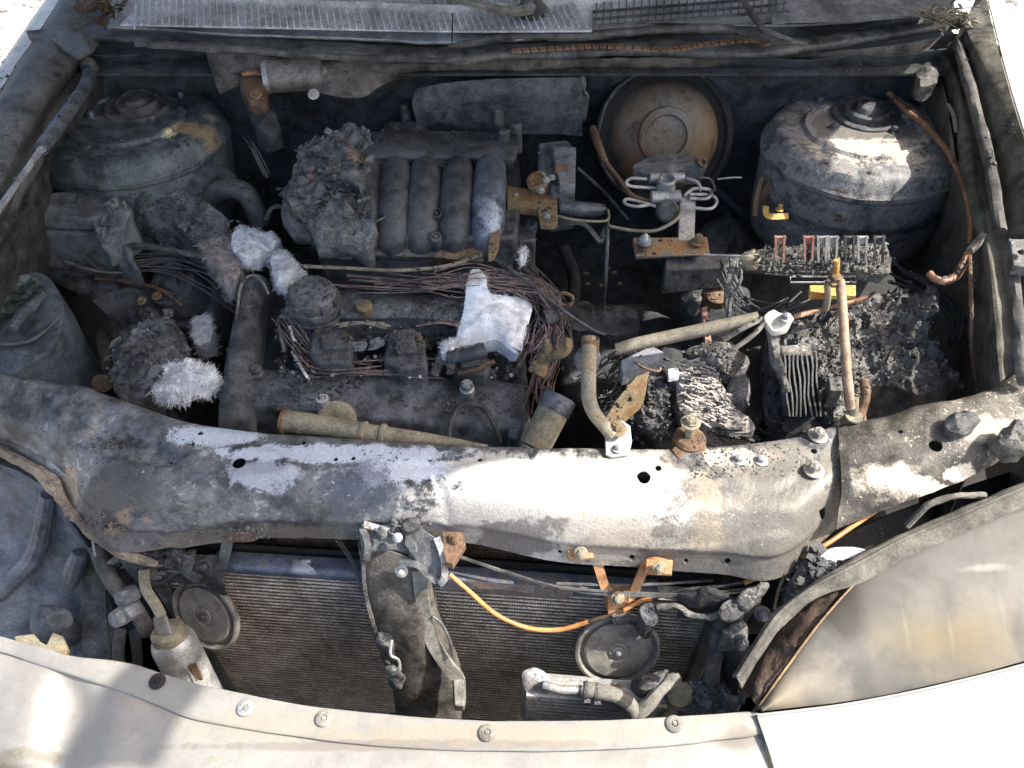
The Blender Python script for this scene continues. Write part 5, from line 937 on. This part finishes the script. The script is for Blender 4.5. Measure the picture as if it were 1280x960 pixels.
mb = MB(); mb.tube(PP([(990, 397, .775), (1030, 386, .77), (1070, 376, .765), (1082, 372, .76)]), .0035, 8, 8, wob=.4); build(mb, 'bare_cable', 'copper', label='orange rusty cable between the battery clamp and the hold down', cat='cable')
# hold-down
hd2 = emp('battery_hold_down', 'rusty battery hold down rod with a nut and yellow cross plate', 'hold down', P(1060, 420, .7))
mb = MB(); mb.tube(PP([(1050, 352, .83), (1053, 380, .825), (1056, 430, .81), (1060, 480, .79), (1063, 510, .765)]), .0062, 14, 6, wob=.1); build(mb, 'rod', mat('rod_rust', (.18, .12, .09), (.27, .2, .15), .65, .2, .5), hd2)
mb = MB(); mb.tube(PP([(1080, 476, .76), (1082, 492, .755), (1078, 510, .74), (1074, 522, .735)]), .0065, 12, 6); build(mb, 'hook', 'rust', hd2)
mb = MB(); mb.tube(PP([(1044, 349, .83), (1046, 325, .86)]), .0042, 12, 3); build(mb, 'threaded_end', 'yellow', hd2)
mb = MB(); mb.lathe(P(1044, 350, .832), (0, -.2, 1), [(.0115, -.004), (.0115, .001), (.007, .002), (.007, .008), (.005, .009)], 6); build(mb, 'nut', 'ochre', hd2)
mb = MB(); mb.prism(PP([(1012, 356, .80), (1070, 356, .80), (1070, 369, .798), (1012, 369, .798)]), .79, .0); build(mb, 'cross_plate', 'yellow', hd2, bev=.001)
mb = MB(); mb.tube(PP([(1034, 352, .82), (1035, 368, .80), (1032, 386, .77)]), .005, 10, 4); build(mb, 'short_post', 'tan', hd2)
mb = MB(); mb.tube([P(1068, 498, .765), P(1068, 522, .74)], .0055, 12, 2); mb.lathe(P(1067, 522, .742), (0, 0, 1), [(.011, 0), (.011, .003)], 16); build(mb, 'end_stud', 'tan', hd2)
mb = MB(); mb.prism(PP([(1052, 520, .735), (1082, 512, .735), (1084, 528, .732), (1056, 532, .732)]), .725); build(mb, 'foot', 'ochre', hd2, bev=.001)

# ---------------- fuse box
fb = emp('fuse_box', 'burnt fuse box remains with upright blade contacts and ash above the battery', 'fuse box', P(1020, 330, .7))
mb = MB(); mb.mound(PP([(928, 322, .80), (950, 312, .81), (1000, 308, .815), (1060, 306, .815), (1104, 308, .81), (1112, 325, .80), (1108, 345, .79), (1060, 338, .79), (1000, 335, .79), (940, 332, .79)]), .775, .004, 60, .0, 14, 8, amp2=.005); flakes(mb, 700, .0022, None, 60, .5); build(mb, 'melted_base', 'charlight', fb)
ft = None
for i, (x, m_) in enumerate(((975, 'terra'), (1011, 'terra'), (1028, 'alu'), (1041, 'alu'), (1062, 'sootmetal'), (1078, 'alu'), (1099, 'sootmetal'))):
    mb = MB(); a = P(x - 5, 297, .85); b = P(x + 5, 297, .85)
    mb.strap([P(x - 5.5, 295, .855), P(x - 5, 328, .815)], .003, .003, V((0, 1, 0)), 1); mb.strap([P(x + 5.5, 295, .855), P(x + 4, 328, .815)], .003, .003, V((0, 1, 0)), 1)
    mb.box((a + b) / 2, (.016, .004, .003)); mb.box((a + b) / 2 + V((0, 0, -.006)), (.011, .002, .010)); build(mb, 'fuse_contact', m_, fb)
for k, y in enumerate((330, 335, 340, 345)):
    mb = MB(); mb.strap(PP([(938 + k * 6, y - 3, .80), (1000, y, .80), (1070, y + 1, .80)]), .002, .002, V((0, 0, 1)), 3); build(mb, 'contact_rail', 'sootmetal', fb)
mb = MB(); mb.strap(PP([(988, 346, .80), (1070, 346, .80), (1070, 353, .798), (988, 353, .798), (988, 346, .80)]), .0018, .0018, V((0, 0, 1)), 1); build(mb, 'wire_frame', 'alu', fb)
mb = MB()
for _ in range(200):
    x = random.uniform(945, 1108); y = random.uniform(308, 340); p = P(x, y, random.uniform(.805, .822)); r = random.uniform(.001, .004); mb.lathe(p, nvec(p, 200) + V((0, 0, .8)), [(r, -r), (r, 0), (r * .5, r)], 5, .5)
for _ in range(25):
    x = random.uniform(950, 1105); p = P(x, random.uniform(305, 318), .815); mb.tube([p, p + V((random.gauss(0, .002), 0, random.uniform(.006, .018)))], [.0014, .0006], 5, 2)
build(mb, 'ash_crust', 'charlight', fb, kind='stuff', ang=60)
mb = MB(); mb.tube(PP([(918, 326, .80), (912, 350, .78), (908, 380, .75), (912, 402, .73)]), [.004, .005, .004, .003], 8, 8, wob=.5); mb.tube(PP([(925, 328, .80), (926, 350, .79), (914, 372, .76), (912, 395, .74)]), .0025, 6, 8, wob=.4); build(mb, 'melted_leg', 'charlight', fb)
mb = MB(); mb.tube(PP([(880, 318, .80), (925, 320, .80), (940, 322, .80)]), .0014, 6, 3); build(mb, 'thin_wire', 'alu', fb)
mb = MB(); mb.mound(PP([(925, 324, .805), (935, 316, .81), (950, 318, .81), (946, 328, .805)]), .79, .003, 80, .004, 6, 5); build(mb, 'ash_lump', 'tan', fb)
# ground cable on the right
gc = emp('ground_cable', 'copper coloured cable curving down the right inner wing to a crimped end', 'cable', P(1200, 250, .8))
mb = MB(); mb.tube(PP([(1118, 124, .855), (1135, 140, .85), (1160, 160, .85), (1188, 195, .845), (1205, 235, .84), (1213, 275, .83), (1212, 305, .82)]), [.003, .0045, .0045, .0045, .0045, .004, .0035], 10, 8); build(mb, 'conductor', 'copper', gc)
mb = MB(); mb.tube(PP([(1110, 116, .855), (1140, 138, .85), (1150, 150, .85)]), .004, 8, 6, wob=.4); build(mb, 'sleeve', 'rustdark', gc)
mb = MB(); mb.tube(PP([(1210, 316, .82), (1203, 332, .81), (1195, 345, .80), (1182, 352, .80), (1168, 348, .80), (1162, 342, .80)]), .0055, 10, 8, wob=.2); build(mb, 'lower_conductor', 'copper', gc)
mb = MB(); mb.tube([P(1212, 314, .825), P(1230, 296, .835)], [.006, .007], 12, 2); mb.lathe(P(1232, 294, .835), (.3, 0, 1), [(.008, -.004), (.008, .004)], 12); build(mb, 'crimp', 'alu', gc)
mb = MB(); mb.tube(PP([(1212, 320, .82), (1214, 380, .80), (1215, 440, .75), (1222, 480, .70)]), .003, 8, 6); build(mb, 'wing_stay', 'rustdark', label='thin dark rod running down the right inner wing', cat='rod')

# ================================================================ radiator and condenser
XL, XR = P(185, 703, .572), P(905, 752, .572); ux = (XR - XL).normalized(); uy = V((0, 0, 1)).cross(ux).normalized()  # into the car
W_ = (XR - XL).length
ra = emp('radiator', 'brown finned radiator core with a blue grey top tank below the tie bar', 'radiator', (XL + XR) / 2 + V((0, 0, -.48)))
Rm = Matrix((ux, uy, V((0, 0, 1)))).transposed()
def rpt(s, d, z): return XL + ux * s + uy * d + V((0, 0, z - .60))  # z .60 is the top of the core
mb = MB()
NR = 55; pitch = .0098
for k in range(NR):
    z = .595 - k * pitch; mb.box(rpt(W_ / 2, .009, z), (W_, .020, .0030), Rm)
build(mb, 'core_tubes', 'finedge', ra, kind='stuff')
mb = MB(); nz = 440
for k in range(NR):
    z = .595 - k * pitch - pitch / 2; b = len(mb.v); h_ = pitch / 2 - .0014; v = []
    for i in range(nz + 1):
        s = W_ * i / nz; zz_ = z + (h_ if i % 2 else -h_); v += [rpt(s, -.0004, zz_), rpt(s, .016, zz_)]
    mb.add(v, [(2 * i, 2 * i + 1, 2 * i + 3, 2 * i + 2) for i in range(nz)])
build(mb, 'core_fins', 'fin', ra, kind='stuff', ang=10)
mb = MB(); mb.box(rpt(W_ / 2, .03, .33), (W_, .004, .56), Rm); build(mb, 'core_backing', 'black', ra)
tkm = mat('top_tank', (.06, .075, .11), (.11, .13, .18), .5, .2, .3, ash=(.3, .32, .36), ash_t=.64, rust=(.13, .11, .1), rust_t=.6)
mb = MB(); T_ = [[rpt(s, .022, .606) for s in (.09, .3, .5, .68)], [rpt(s, .004, .61) for s in (.09, .3, .5, .68)], [rpt(s, -.004, .606) for s in (.09, .3, .5, .68)], [rpt(s, -.004, .594) for s in (.09, .3, .5, .68)]]
mb.sheet(T_, 10, 4, .003, .001, 30); build(mb, 'top_tank', tkm, ra, 50)
for s in (.004, W_ - .004): mb = MB(); mb.box(rpt(s, .005, .36), (.022, .03, .5), Rm); build(mb, 'end_tank', 'sootmetal', ra, bev=.003)
# sunlight on the tank's lower edge, added as a pale strip
mb = MB(); mb.prism([rpt(s, -.0075, z - .002) for s, z in ((.40, .608), (.47, .608), (.52, .603), (.57, .600), (.57, .596), (.40, .596))], .594); build(mb, 'sunlit_strip', 'alu', ra)
# engine cooling core visible behind the tank
X2 = .045
mb = MB()
for k in range(9): mb.box(rpt(W_ / 2 + .01, X2 + .006, .655 - k * .0075), (W_ * .9, .012, .0016), Rm)
build(mb, 'rear_core_tubes', 'fin', ra, kind='stuff')
mb = MB()
for k in range(9):
    z = .651 - k * .0075; v = []
    for i in range(261):
        s = W_ * (.06 + .9 * i / 260); v += [rpt(s, X2, z + (.003 if i % 2 else -.003)), rpt(s, X2 + .01, z + (.003 if i % 2 else -.003))]
    mb.add(v, [(2 * i, 2 * i + 1, 2 * i + 3, 2 * i + 2) for i in range(260)])
build(mb, 'rear_core_fins', 'fin', ra, kind='stuff', ang=10)
mb = MB(); mb.box(rpt(W_ / 2, X2 + .02, .60), (W_, .004, .14), Rm); build(mb, 'rear_backing', 'black', ra)
# grille-opening floor and walls below
mb = MB(); mb.sheet([[V((x, y, .10)) for x in (-.6, 0, .6)] for y in (-.40, -.05)], 4, 4, .003); build(mb, 'lower_tray', 'black', car)

# ---------------- horns
def horn(px, py, z, r, ax, m, lab, par=None):
    r *= 1.1
    c = P(px, py, z); h = emp('horn', lab, 'horn', c + V((0, 0, -.05)), 'pair of disc horns in front of the radiator')
    ax = V(ax).normalized()
    mb = MB(); mb.lathe(c, ax, [(r * .5, -.022), (r * .8, -.016), (r, -.006), (r * 1.02, -.002), (r * 1.0, .002), (r * .94, .003), (r * .88, -.003), (r * .86, -.005), (r * .80, -.004), (r * .79, .001), (r * .74, .0025), (r * .3, .003), (r * .28, .001), (r * .22, .0015), (r * .2, .003), (r * .001, .003)], 64); d = build(mb, 'disc', m, h, 25)
    bolt(c + ax * .003, .007, 'alu' if px > 500 else 'sootmetal', h, ax, 'centre_bolt'); return h, c, ax
hm1 = mat('horn_soot', (.13, .12, .11), (.19, .175, .16), .6, .1, .3, speck=.25)
hm2 = mat('horn_grey', (.2, .19, .17), (.28, .265, .24), .55, .15, .3, speck=.2)
h1, c1, a1 = horn(256, 769, .49, .050, (-.36, -.82, .45), hm1, 'sooty disc horn on the left, beside the silver receiver cylinder')
h2, c2, a2 = horn(772, 813, .49, .052, (.04, -.9, .44), hm2, 'grey disc horn on the right, under the rusty forked bracket')
for l in (((285, 672, .635), (282, 690, .61), (276, 712, .585)), ((222, 695, .6), (235, 715, .585), (250, 725, .575))):
    mb = MB(); mb.strap(PP(l), .014, .003, V((0, -.7, .5))); build(mb, 'bracket_arm', 'sootmetal', h1)
mb = MB(); mb.sheet([PP([(240, 697, .595), (262, 694, .6), (280, 698, .6)]), PP([(250, 722, .57), (265, 724, .57), (278, 724, .575)]), PP([(262, 738, .54), (272, 742, .54), (282, 745, .54)])], 4, 4, .003); build(mb, 'bracket_plate', 'sootmetal', h1)
bolt(P(256, 706, .603), .009, 'sootmetal', h1, (0, -.8, .5))
mb = MB(); mb.mound(PP([(270, 660, .65), (285, 652, .655), (310, 658, .65), (318, 668, .645), (300, 674, .64), (280, 672, .64)]), .63, .003, 60, .003, 8, 6); build(mb, 'bracket_foot', 'rustdark', h1)
ru = mat('orange_rust_bracket', (.3, .14, .06), (.4, .22, .11), .65, .15, .5, ash=(.2, .12, .08), ash_t=.6)
for l in (((712, 688, .655), (740, 686, .658), (748, 708, .63), (755, 730, .605), (762, 742, .60)), ((838, 706, .65), (812, 703, .655), (800, 722, .625), (792, 742, .60), (785, 746, .60))):
    mb = MB(); mb.strap(PP(l), .012, .003, V((0, -.75, .6))); build(mb, 'bracket_arm', ru, h2)
mb = MB(); mb.prism(PP([(709, 682, .662), (740, 680, .662), (742, 697, .655), (710, 699, .655)]), .65); build(mb, 'mounting_lug', ru, h2, bev=.001); mb = MB(); mb.prism(PP([(808, 698, .66), (841, 700, .66), (840, 718, .65), (806, 716, .65)]), .645); build(mb, 'mounting_lug', ru, h2, bev=.001)
mb = MB(); mb.prism(PP([(757, 732, .598), (790, 732, .598), (788, 768, .56), (760, 768, .56)]), .56); build(mb, 'bracket_plate', ru, h2, bev=.001)
for p in ((726, 691, .664), (824, 710, .66), (772, 747, .60)): bolt(P(*p), .0085, 'tan', h2, (0, -.75, .65))
mb = MB(); mb.strap(PP([(775, 768, .565), (776, 780, .54)]), .02, .004, V((0, -.8, .5)), 2); build(mb, 'stem', 'charlight', h2)
# orange cable across the radiator
oc = emp('release_cable', 'orange hood release cable sagging across the radiator to the right', 'cable', P(650, 785, .5))
mb = MB(); mb.tube(PP([(562, 718, .60), (585, 738, .585), (620, 768, .55), (660, 785, .53), (700, 787, .53), (735, 777, .545)]), .0032, 10, 8); build(mb, 'orange_sheath', 'orange', oc)
mb = MB(); mb.tube(PP([(735, 777, .545), (765, 768, .56), (780, 763, .57)]), .0028, 8, 5); build(mb, 'scorched_part', 'rustdark', oc)
mb = MB(); mb.tube(PP([(780, 762, .57), (800, 752, .58), (815, 749, .585)]), .003, 8, 5); build(mb, 'orange_sheath', 'orange', oc)
mb = MB(); mb.tube(PP([(815, 749, .585), (850, 738, .6), (890, 734, .61), (930, 728, .62)]), .0025, 8, 5); build(mb, 'scorched_part', 'sootmetal', oc)
mb = MB(); mb.tube(PP([(930, 729, .62), (960, 716, .63), (985, 708, .64)]), .0034, 8, 5); mb.tube(PP([(998, 697, .645), (1030, 682, .655), (1070, 655, .66), (1100, 635, .67)]), .003, 8, 5); build(mb, 'orange_sheath', 'orange', oc)
mb = MB(); mb.mound(PP([(978, 712, .64), (985, 700, .645), (998, 694, .645), (1002, 706, .64), (990, 716, .635)]), .62, .003, 70, .004, 8, 5); build(mb, 'burnt_clip', 'charlight', oc)
mb = MB(); mb.tube(PP([(985, 710, .64), (978, 725, .62), (972, 742, .61), (968, 762, .6)]), .0022, 8, 5); build(mb, 'side_wire', 'tan', oc)
bolt(P(992, 690, .655), .008, 'sootmetal', oc, (.2, -.4, 1))

# ---------------- central latch column
lc = emp('hood_latch_column', 'sooty sheet metal hood latch column standing in front of the radiator', 'hood latch', P(520, 880, .2))
lcm = mat('column_soot', (.06, .056, .05), (.11, .103, .093), .55, .15, .4, fleck=(.3, .26, .2), fleck_t=.6)
F_ = [[(450, 690, .635), (485, 688, .645), (526, 700, .64)], [(456, 730, .59), (490, 728, .606), (530, 730, .6)], [(468, 790, .52), (508, 792, .538), (545, 790, .525)], [(488, 850, .43), (525, 852, .45), (568, 850, .44)], [(496, 900, .36), (532, 905, .375), (578, 900, .365)], [(500, 960, .28), (535, 960, .29), (580, 960, .28)]]
mb = MB(); cols_ = [PP(r) for r in F_]; cols_ = [[r[0] + V((-.002, .03, 0))] + r + [r[2] + V((.004, .03, 0))] for r in cols_]
mb.sheet(cols_, 6, 7, .002, .003, 16); build(mb, 'column', lcm, lc, 50)
mb = MB(); mb.strap(PP([(524, 712, .63), (528, 750, .58), (540, 800, .52), (558, 830, .49), (573, 850, .475), (574, 880, .44)]), .017, .007, V((0, -.8, .5))); build(mb, 'side_strap', 'greyrubber', lc)
pbox('strap_end', [(566, 848), (580, 848), (582, 866), (580, 882), (568, 882)], .48, .46, 'greyrubber', lc, .002)
mb = MB(); mb.tube(PP([(540, 770, .56), (552, 780, .55), (562, 800, .53), (566, 820, .51)]), .0022, 6, 6); build(mb, 'spring_wire', 'sootmetal', lc)
mb = MB(); mb.strap(PP([(454, 700, .64), (457, 740, .59), (470, 790, .53), (486, 830, .47)]), .004, .004, V((0, -1, .5))); build(mb, 'melted_edge', 'charlight', lc)
for l in ([(470, 795), (482, 790), (492, 800), (490, 815), (476, 812)], [(482, 838), (495, 832), (506, 848), (500, 862), (486, 856)]):
    mb = MB(); mb.mound([P(x, y, .535 - (y - 790) * .0012) for x, y in l], .47, .004, 70, .004, 8, 5); build(mb, 'melted_plastic', 'sootmetal', lc)
mb = MB(); mb.tube(PP([(490, 800, .55), (488, 818, .54), (498, 825, .53), (500, 838, .52)]), .002, 6, 6); build(mb, 'bent_wire', 'alu', lc)
bolt(P(502, 714, .635), .008, 'alu', lc, (0, -.8, .6))
# latch head
mb = MB(); mb.prism(PP([(448, 658, .665), (462, 652, .668), (500, 654, .668), (505, 668, .66), (520, 690, .65), (495, 686, .65), (452, 690, .648)]), .63, .001); lh = build(mb, 'latch_head', 'sootmetal', lc, bev=.002)
mb = MB(); mb.prism(PP([(505, 662, .675), (520, 655, .68), (545, 672, .67), (556, 690, .66), (552, 716, .64), (544, 722, .635), (520, 700, .65), (505, 680, .66)]), .62, .002); build(mb, 'latch_plate', 'sootmetal', lc, bev=.002)
for l in (((453, 660, .672), (460, 680, .66), (458, 700, .645)), ((455, 655, .676), (480, 662, .672), (500, 665, .67)), ((500, 703, .65), (522, 706, .65), (536, 720, .635), (546, 726, .63)), ((546, 672, .672), (554, 695, .66), (556, 722, .64), (550, 730, .63))):
    mb = MB(); mb.strap(PP(l), .008, .004, V((0, -.6, .8))); build(mb, 'latch_link', 'alu' if l[0][0] in (455, 546) else 'sootmetal', lc)
mb = MB(); mb.mound(PP([(502, 658, .685), (508, 648, .688), (522, 647, .688), (524, 658, .683), (512, 664, .68)]), .66, .004, 80, .004, 7, 5); build(mb, 'melted_knob', 'char', lc)
for (x, y) in ((497, 672), (478, 668)): bolt(P(x, y, .675), .006, 'alu' if x > 490 else 'sootmetal', lc, (0, -.5, .8))
pbox('support_lug', [(552, 664), (580, 665), (582, 680), (566, 705), (556, 702)], .668, .655, 'rustdark', lc, .001)
bolt(P(570, 674, .67), .009, 'rust', lc, (0, -.6, .8))
mb = MB()
for k in range(3): mb.tube(PP([(420 + k * 3, 676, .63), (440 + k * 2, 705, .60), (450, 735, .57), (453, 760, .55)]), .0007, 4, 5)
build(mb, 'thin_wires', 'rubber', label='thin loose wires hanging left of the latch column', cat='wiring')

# ---------------- receiver drier and left pipes
rd = emp('receiver_drier', 'silver receiver cylinder standing behind the bumper at the left', 'receiver', P(245, 860, .3))
a, b = P(214, 798, .52), P(256, 880, .40); ax_ = (a - b).normalized()
mb = MB(); mb.lathe(a, ax_, [(.029, -.2), (.029, -.01), (.027, -.002), (.024, .002), (.01, .003)], 36); rb = build(mb, 'cylinder', 'alu', rd)
mb = MB(); mb.tube([P(240, 835, .505), P(246, 852, .48)], .001, 4, 2); mb.prism(PP([(231, 834, .50), (244, 828, .505), (251, 846, .48), (238, 850, .475)]), .47); build(mb, 'label_patch', 'rust', rb)
mb = MB(); mb.lathe(a + ax_ * .002, ax_, [(.022, 0), (.022, .012), (.018, .014)], 24); build(mb, 'head', 'tan', rd)
mb = MB(); mb.prism(PP([(188, 772, .56), (205, 764, .57), (214, 790, .545), (212, 803, .53), (196, 802, .53)]), .51, .002); build(mb, 'pipe_block', 'greyrubber', rd, bev=.003)
mb = MB(); mb.strap(PP([(180, 712, .61), (182, 735, .59), (194, 755, .575), (202, 770, .565)]), .012, .006, V((0, -.8, .5))); build(mb, 'pipe_strap', 'tan', rd)
lp = emp('refrigerant_pipe', 'dark bent pipe with grey unions left of the receiver cylinder', 'pipe', P(150, 780, .4))
mb = MB(); mb.tube(PP([(120, 682, .60), (132, 712, .58), (148, 738, .56), (165, 755, .55), (185, 790, .5)]), .0105, 12, 8); build(mb, 'pipe', 'rubber', lp)
for (x, y, r) in ((160, 745, .012), (152, 770, .011), (165, 764, .010)): mb = MB(); mb.lathe(P(x, y, .56), (-.4, -.7, .5), [(r, -.01), (r * 1.1, 0), (r, .012), (r * .5, .013)], 8); build(mb, 'union', 'greyplastic', lp)
mb = MB(); mb.tube(PP([(150, 790, .5), (148, 820, .46), (152, 850, .42)]), .008, 12, 5); mb.tube(PP([(168, 790, .48), (172, 820, .44), (170, 850, .4)]), .007, 12, 5); build(mb, 'lower_pipe', 'plastic', lp)
mb = MB(); mb.strap(PP([(116, 676, .62), (119, 695, .60), (124, 712, .58)]), .003, .001, V((0, -.5, .8))); build(mb, 'white_wire', 'alu', lp)
lump('soot caked remains of the left headlight mount under the tie bar', [(150, 692, .60), (185, 688, .61), (225, 690, .61), (245, 700, .60), (235, 712, .585), (200, 706, .59), (165, 712, .585)], .54, 'char', 'burnt_mount', .005, .003)
# ---------------- oil cooler at the bottom right
ol = emp('oil_cooler', 'ribbed grey oil cooler with rubber hoses in front of the radiator', 'oil cooler', P(760, 870, .3))
mb = MB(); mb.sheet([PP([(655, 838, .475), (700, 843, .475), (780, 850, .475), (850, 856, .475)]), PP([(658, 850, .478), (700, 855, .478), (780, 861, .478), (850, 866, .478)]), PP([(660, 866, .47), (700, 870, .47), (780, 876, .47), (850, 882, .47)])], 8, 5, .004, .002, 20); build(mb, 'top_plate', 'alu', ol)
for k in range(8):
    z = .445 - k * .011; mb = MB(); mb.tube([P(658, 866, .47) + V((0, -.002, z - .445)), P(850, 882, .47) + V((0, -.002, z - .445))], .0045, 8, 2); build(mb, 'rib', 'alu', ol)
mb = MB(); mb.mound(PP([(652, 845, .485), (662, 836, .49), (678, 838, .49), (686, 850, .485), (684, 868, .475), (662, 868, .47)]), .36, .002, 40, .005, 10, 6, .98); build(mb, 'end_tank', 'alu', ol)
mb = MB(); mb.tube(PP([(680, 856, .49), (700, 862, .492), (730, 862, .492)]), [.007, .006, .006], 12, 5); build(mb, 'inlet', 'alu', ol)
mb = MB(); mb.tube(PP([(728, 862, .492), (755, 866, .495), (778, 874, .492), (790, 886, .48), (794, 905, .45)]), .0105, 14, 8, wob=.08); hs_ = build(mb, 'hose', 'greyrubber', ol)
for (x, y) in ((732, 863), (745, 865)): mb = MB(); mb.lathe(P(x, y, .493), P(x + 10, y + 1, .493) - P(x, y, .493), [(.012, -.002), (.0122, .002)], 16); mb.box(P(x + 2, y + 14, .49), (.008, .006, .006)); build(mb, 'hose_clamp', 'sootmetal', hs_)
mb = MB(); mb.tube(PP([(796, 892, .475), (815, 876, .49), (835, 855, .5), (848, 848, .5)]), [.008, .009, .008], 10, 6, wob=.5); build(mb, 'torn_hose', 'greyrubber', ol)
mb = MB(); mb.lathe(P(850, 868, .49), (-.5, -.4, .8), [(.016, -.01), (.015, .008), (.008, .01)], 20); mb.tube(PP([(850, 872, .49), (838, 885, .47), (828, 900, .45)]), .006, 10, 4); build(mb, 'fitting', 'tan', ol)
lump('blue grey cast bracket arm right of the oil cooler hoses', [(850, 858, .49), (890, 855, .49), (905, 835, .50), (920, 832, .50), (922, 880, .48), (905, 890, .47), (850, 888, .47)], .40, 'bluemetal', 'cast_arm', .002, .006, 25, 'bracket')
mb = MB(); mb.mound(PP([(790, 850, .5), (815, 842, .505), (835, 838, .505), (828, 852, .5), (805, 862, .5)]), .46, .004, 50, .004, 8, 6); build(mb, 'melted_scrap', 'sootmetal', ol)
# ---------------- burnt parts at the radiator's right end
rb_ = emp('burnt_duct', 'black melted duct and connectors at the right end of the radiator', 'burnt duct', P(910, 800, .4))
mb = MB(); mb.tube(PP([(905, 770, .6), (898, 800, .55), (888, 850, .5)]), [.010, .012, .011], 12, 8, wob=.3); build(mb, 'post', 'rubber', rb_)
for l, m_ in (([(800, 765, .585), (808, 750, .59), (822, 756, .59), (822, 775, .575), (810, 784, .57)], 'char'), ([(925, 745, .63), (945, 730, .64), (960, 733, .64), (950, 748, .63), (930, 762, .62)], 'charlight'), ([(900, 760, .62), (918, 745, .625), (932, 755, .62), (925, 775, .61), (905, 775, .61)], 'char'), ([(905, 785, .6), (925, 775, .6), (935, 790, .595), (920, 800, .59)], 'charlight'), ([(850, 742, .61), (890, 738, .62), (915, 744, .62), (900, 758, .6), (860, 756, .6)], 'soot')):
    mb = MB(); mb.mound(PP(l), min(p[2] for p in l) - .04, .005, 60, .005, 10, 6); build(mb, 'melted_lump', m_, rb_)
mb = MB(); mb.tube(PP([(822, 760, .59), (845, 758, .6), (862, 768, .595), (885, 772, .6), (900, 766, .61)]), .004, 8, 8, wob=.5); build(mb, 'melted_wire', 'charlight', rb_)
for (x, y) in ((925, 803), (953, 767)): bolt(P(x, y, .61), .010, 'sootmetal', rb_, (-.2, -.7, .6))
mb = MB(); mb.tube(PP([(915, 800, .55), (918, 840, .5), (910, 880, .45)]), .016, 12, 6); build(mb, 'dark_pipe', 'soot', rb_)
lump('black crust behind the rubber strip near the headlight', [(985, 740, .64), (1000, 705, .65), (1030, 690, .66), (1050, 700, .66), (1030, 720, .655), (1005, 745, .64)], .58, 'char', 'burnt_mount', .006, .006)
mb = MB(); mb.sheet([PP([(1020, 700, .665), (1045, 686, .675), (1090, 688, .67)]), PP([(1010, 725, .65), (1040, 705, .66), (1085, 692, .665)])], 6, 5, .003, .006, 40); build(mb, 'melted_reflector', 'white', label='bright white melted flake beside the rubber strip', cat='melted plastic')

# ================================================================ loose ash, crumbs and flakes lying on whatever is below them
bpy.context.view_layer.update()
dg = bpy.context.evaluated_depsgraph_get()
SKIP = {'insulation_pad', 'torn_face', 'fibre_tuft', 'tube', 'rod', 'pipe', 'clamp_body', 'conductor', 'runner', 'cross_plate', 'raised_hood', 'brake_pipe', 'bolt', 'insulation_pad', 'fuse_contact'}
def litter(name, m, n, sizes, label, reg, seed, zmin=.3):
    random.seed(seed); mb = MB(); k = 0
    while k < n:
        k += 1; x0, y0, x1, y1 = random.choice(reg); q = P(random.uniform(x0, x1), random.uniform(y0, y1), .72)
        ok, l, nn, i, o, m_ = sc.ray_cast(dg, V((q.x, q.y, .93)), V((0, 0, -1)))
        if not ok or l.z < zmin or nn.z < .35 or o.name.split('.')[0] in SKIP or fr(l, 9, 2) < random.uniform(-.5, .25): continue
        r = random.choice(sizes) * random.uniform(.6, 1.3); t = Quaternion((0, 0, 1), random.random() * 6.3); qn = nn.to_track_quat('Z', 'Y') @ t
        kk = random.randint(4, 6); a = [V((math.cos(j * 6.283 / kk) * r * random.uniform(.6, 1.2), math.sin(j * 6.283 / kk) * r * random.uniform(.35, .8), 0)) for j in range(kk)]
        up_ = [l + qn @ (v_ * .7 + V((0, 0, r * random.uniform(.25, .7)))) for v_ in a]; dn = [l + qn @ (v_ + V((0, 0, -r * .2))) for v_ in a]
        mb.add(up_ + dn, [tuple(range(kk)), tuple(range(2 * kk - 1, kk - 1, -1))] + [(j, kk + j, kk + (j + 1) % kk, (j + 1) % kk) for j in range(kk)])
    return build(mb, name, m, kind='stuff', label=label, cat='debris', ang=20)
BAY = [(40, 230, 340, 480), (340, 160, 700, 460), (640, 300, 960, 540), (900, 290, 1200, 520), (300, 340, 680, 480)]
litter('black_crumbs', 'char', 9000, (.0012, .002, .003, .0045), 'black burnt crumbs strewn over the engine and its surroundings', BAY, 11)
litter('ash_flakes', 'charlight', 4200, (.0008, .0012, .002, .003), 'pale ash flakes strewn over the engine and its surroundings', BAY + [(60, 120, 300, 230), (960, 110, 1180, 220)], 12)
litter('rust_scale', 'rustdark', 2000, (.001, .0015, .0025), 'brown rust scale and grit scattered in the engine bay', BAY, 13)
litter('soot_flakes', 'char', 2600, (.0006, .001, .0018), 'fine black soot flakes on the left half of the tie bar', [(60, 480, 560, 670), (20, 480, 300, 680), (860, 550, 1000, 600)], 14, .6)
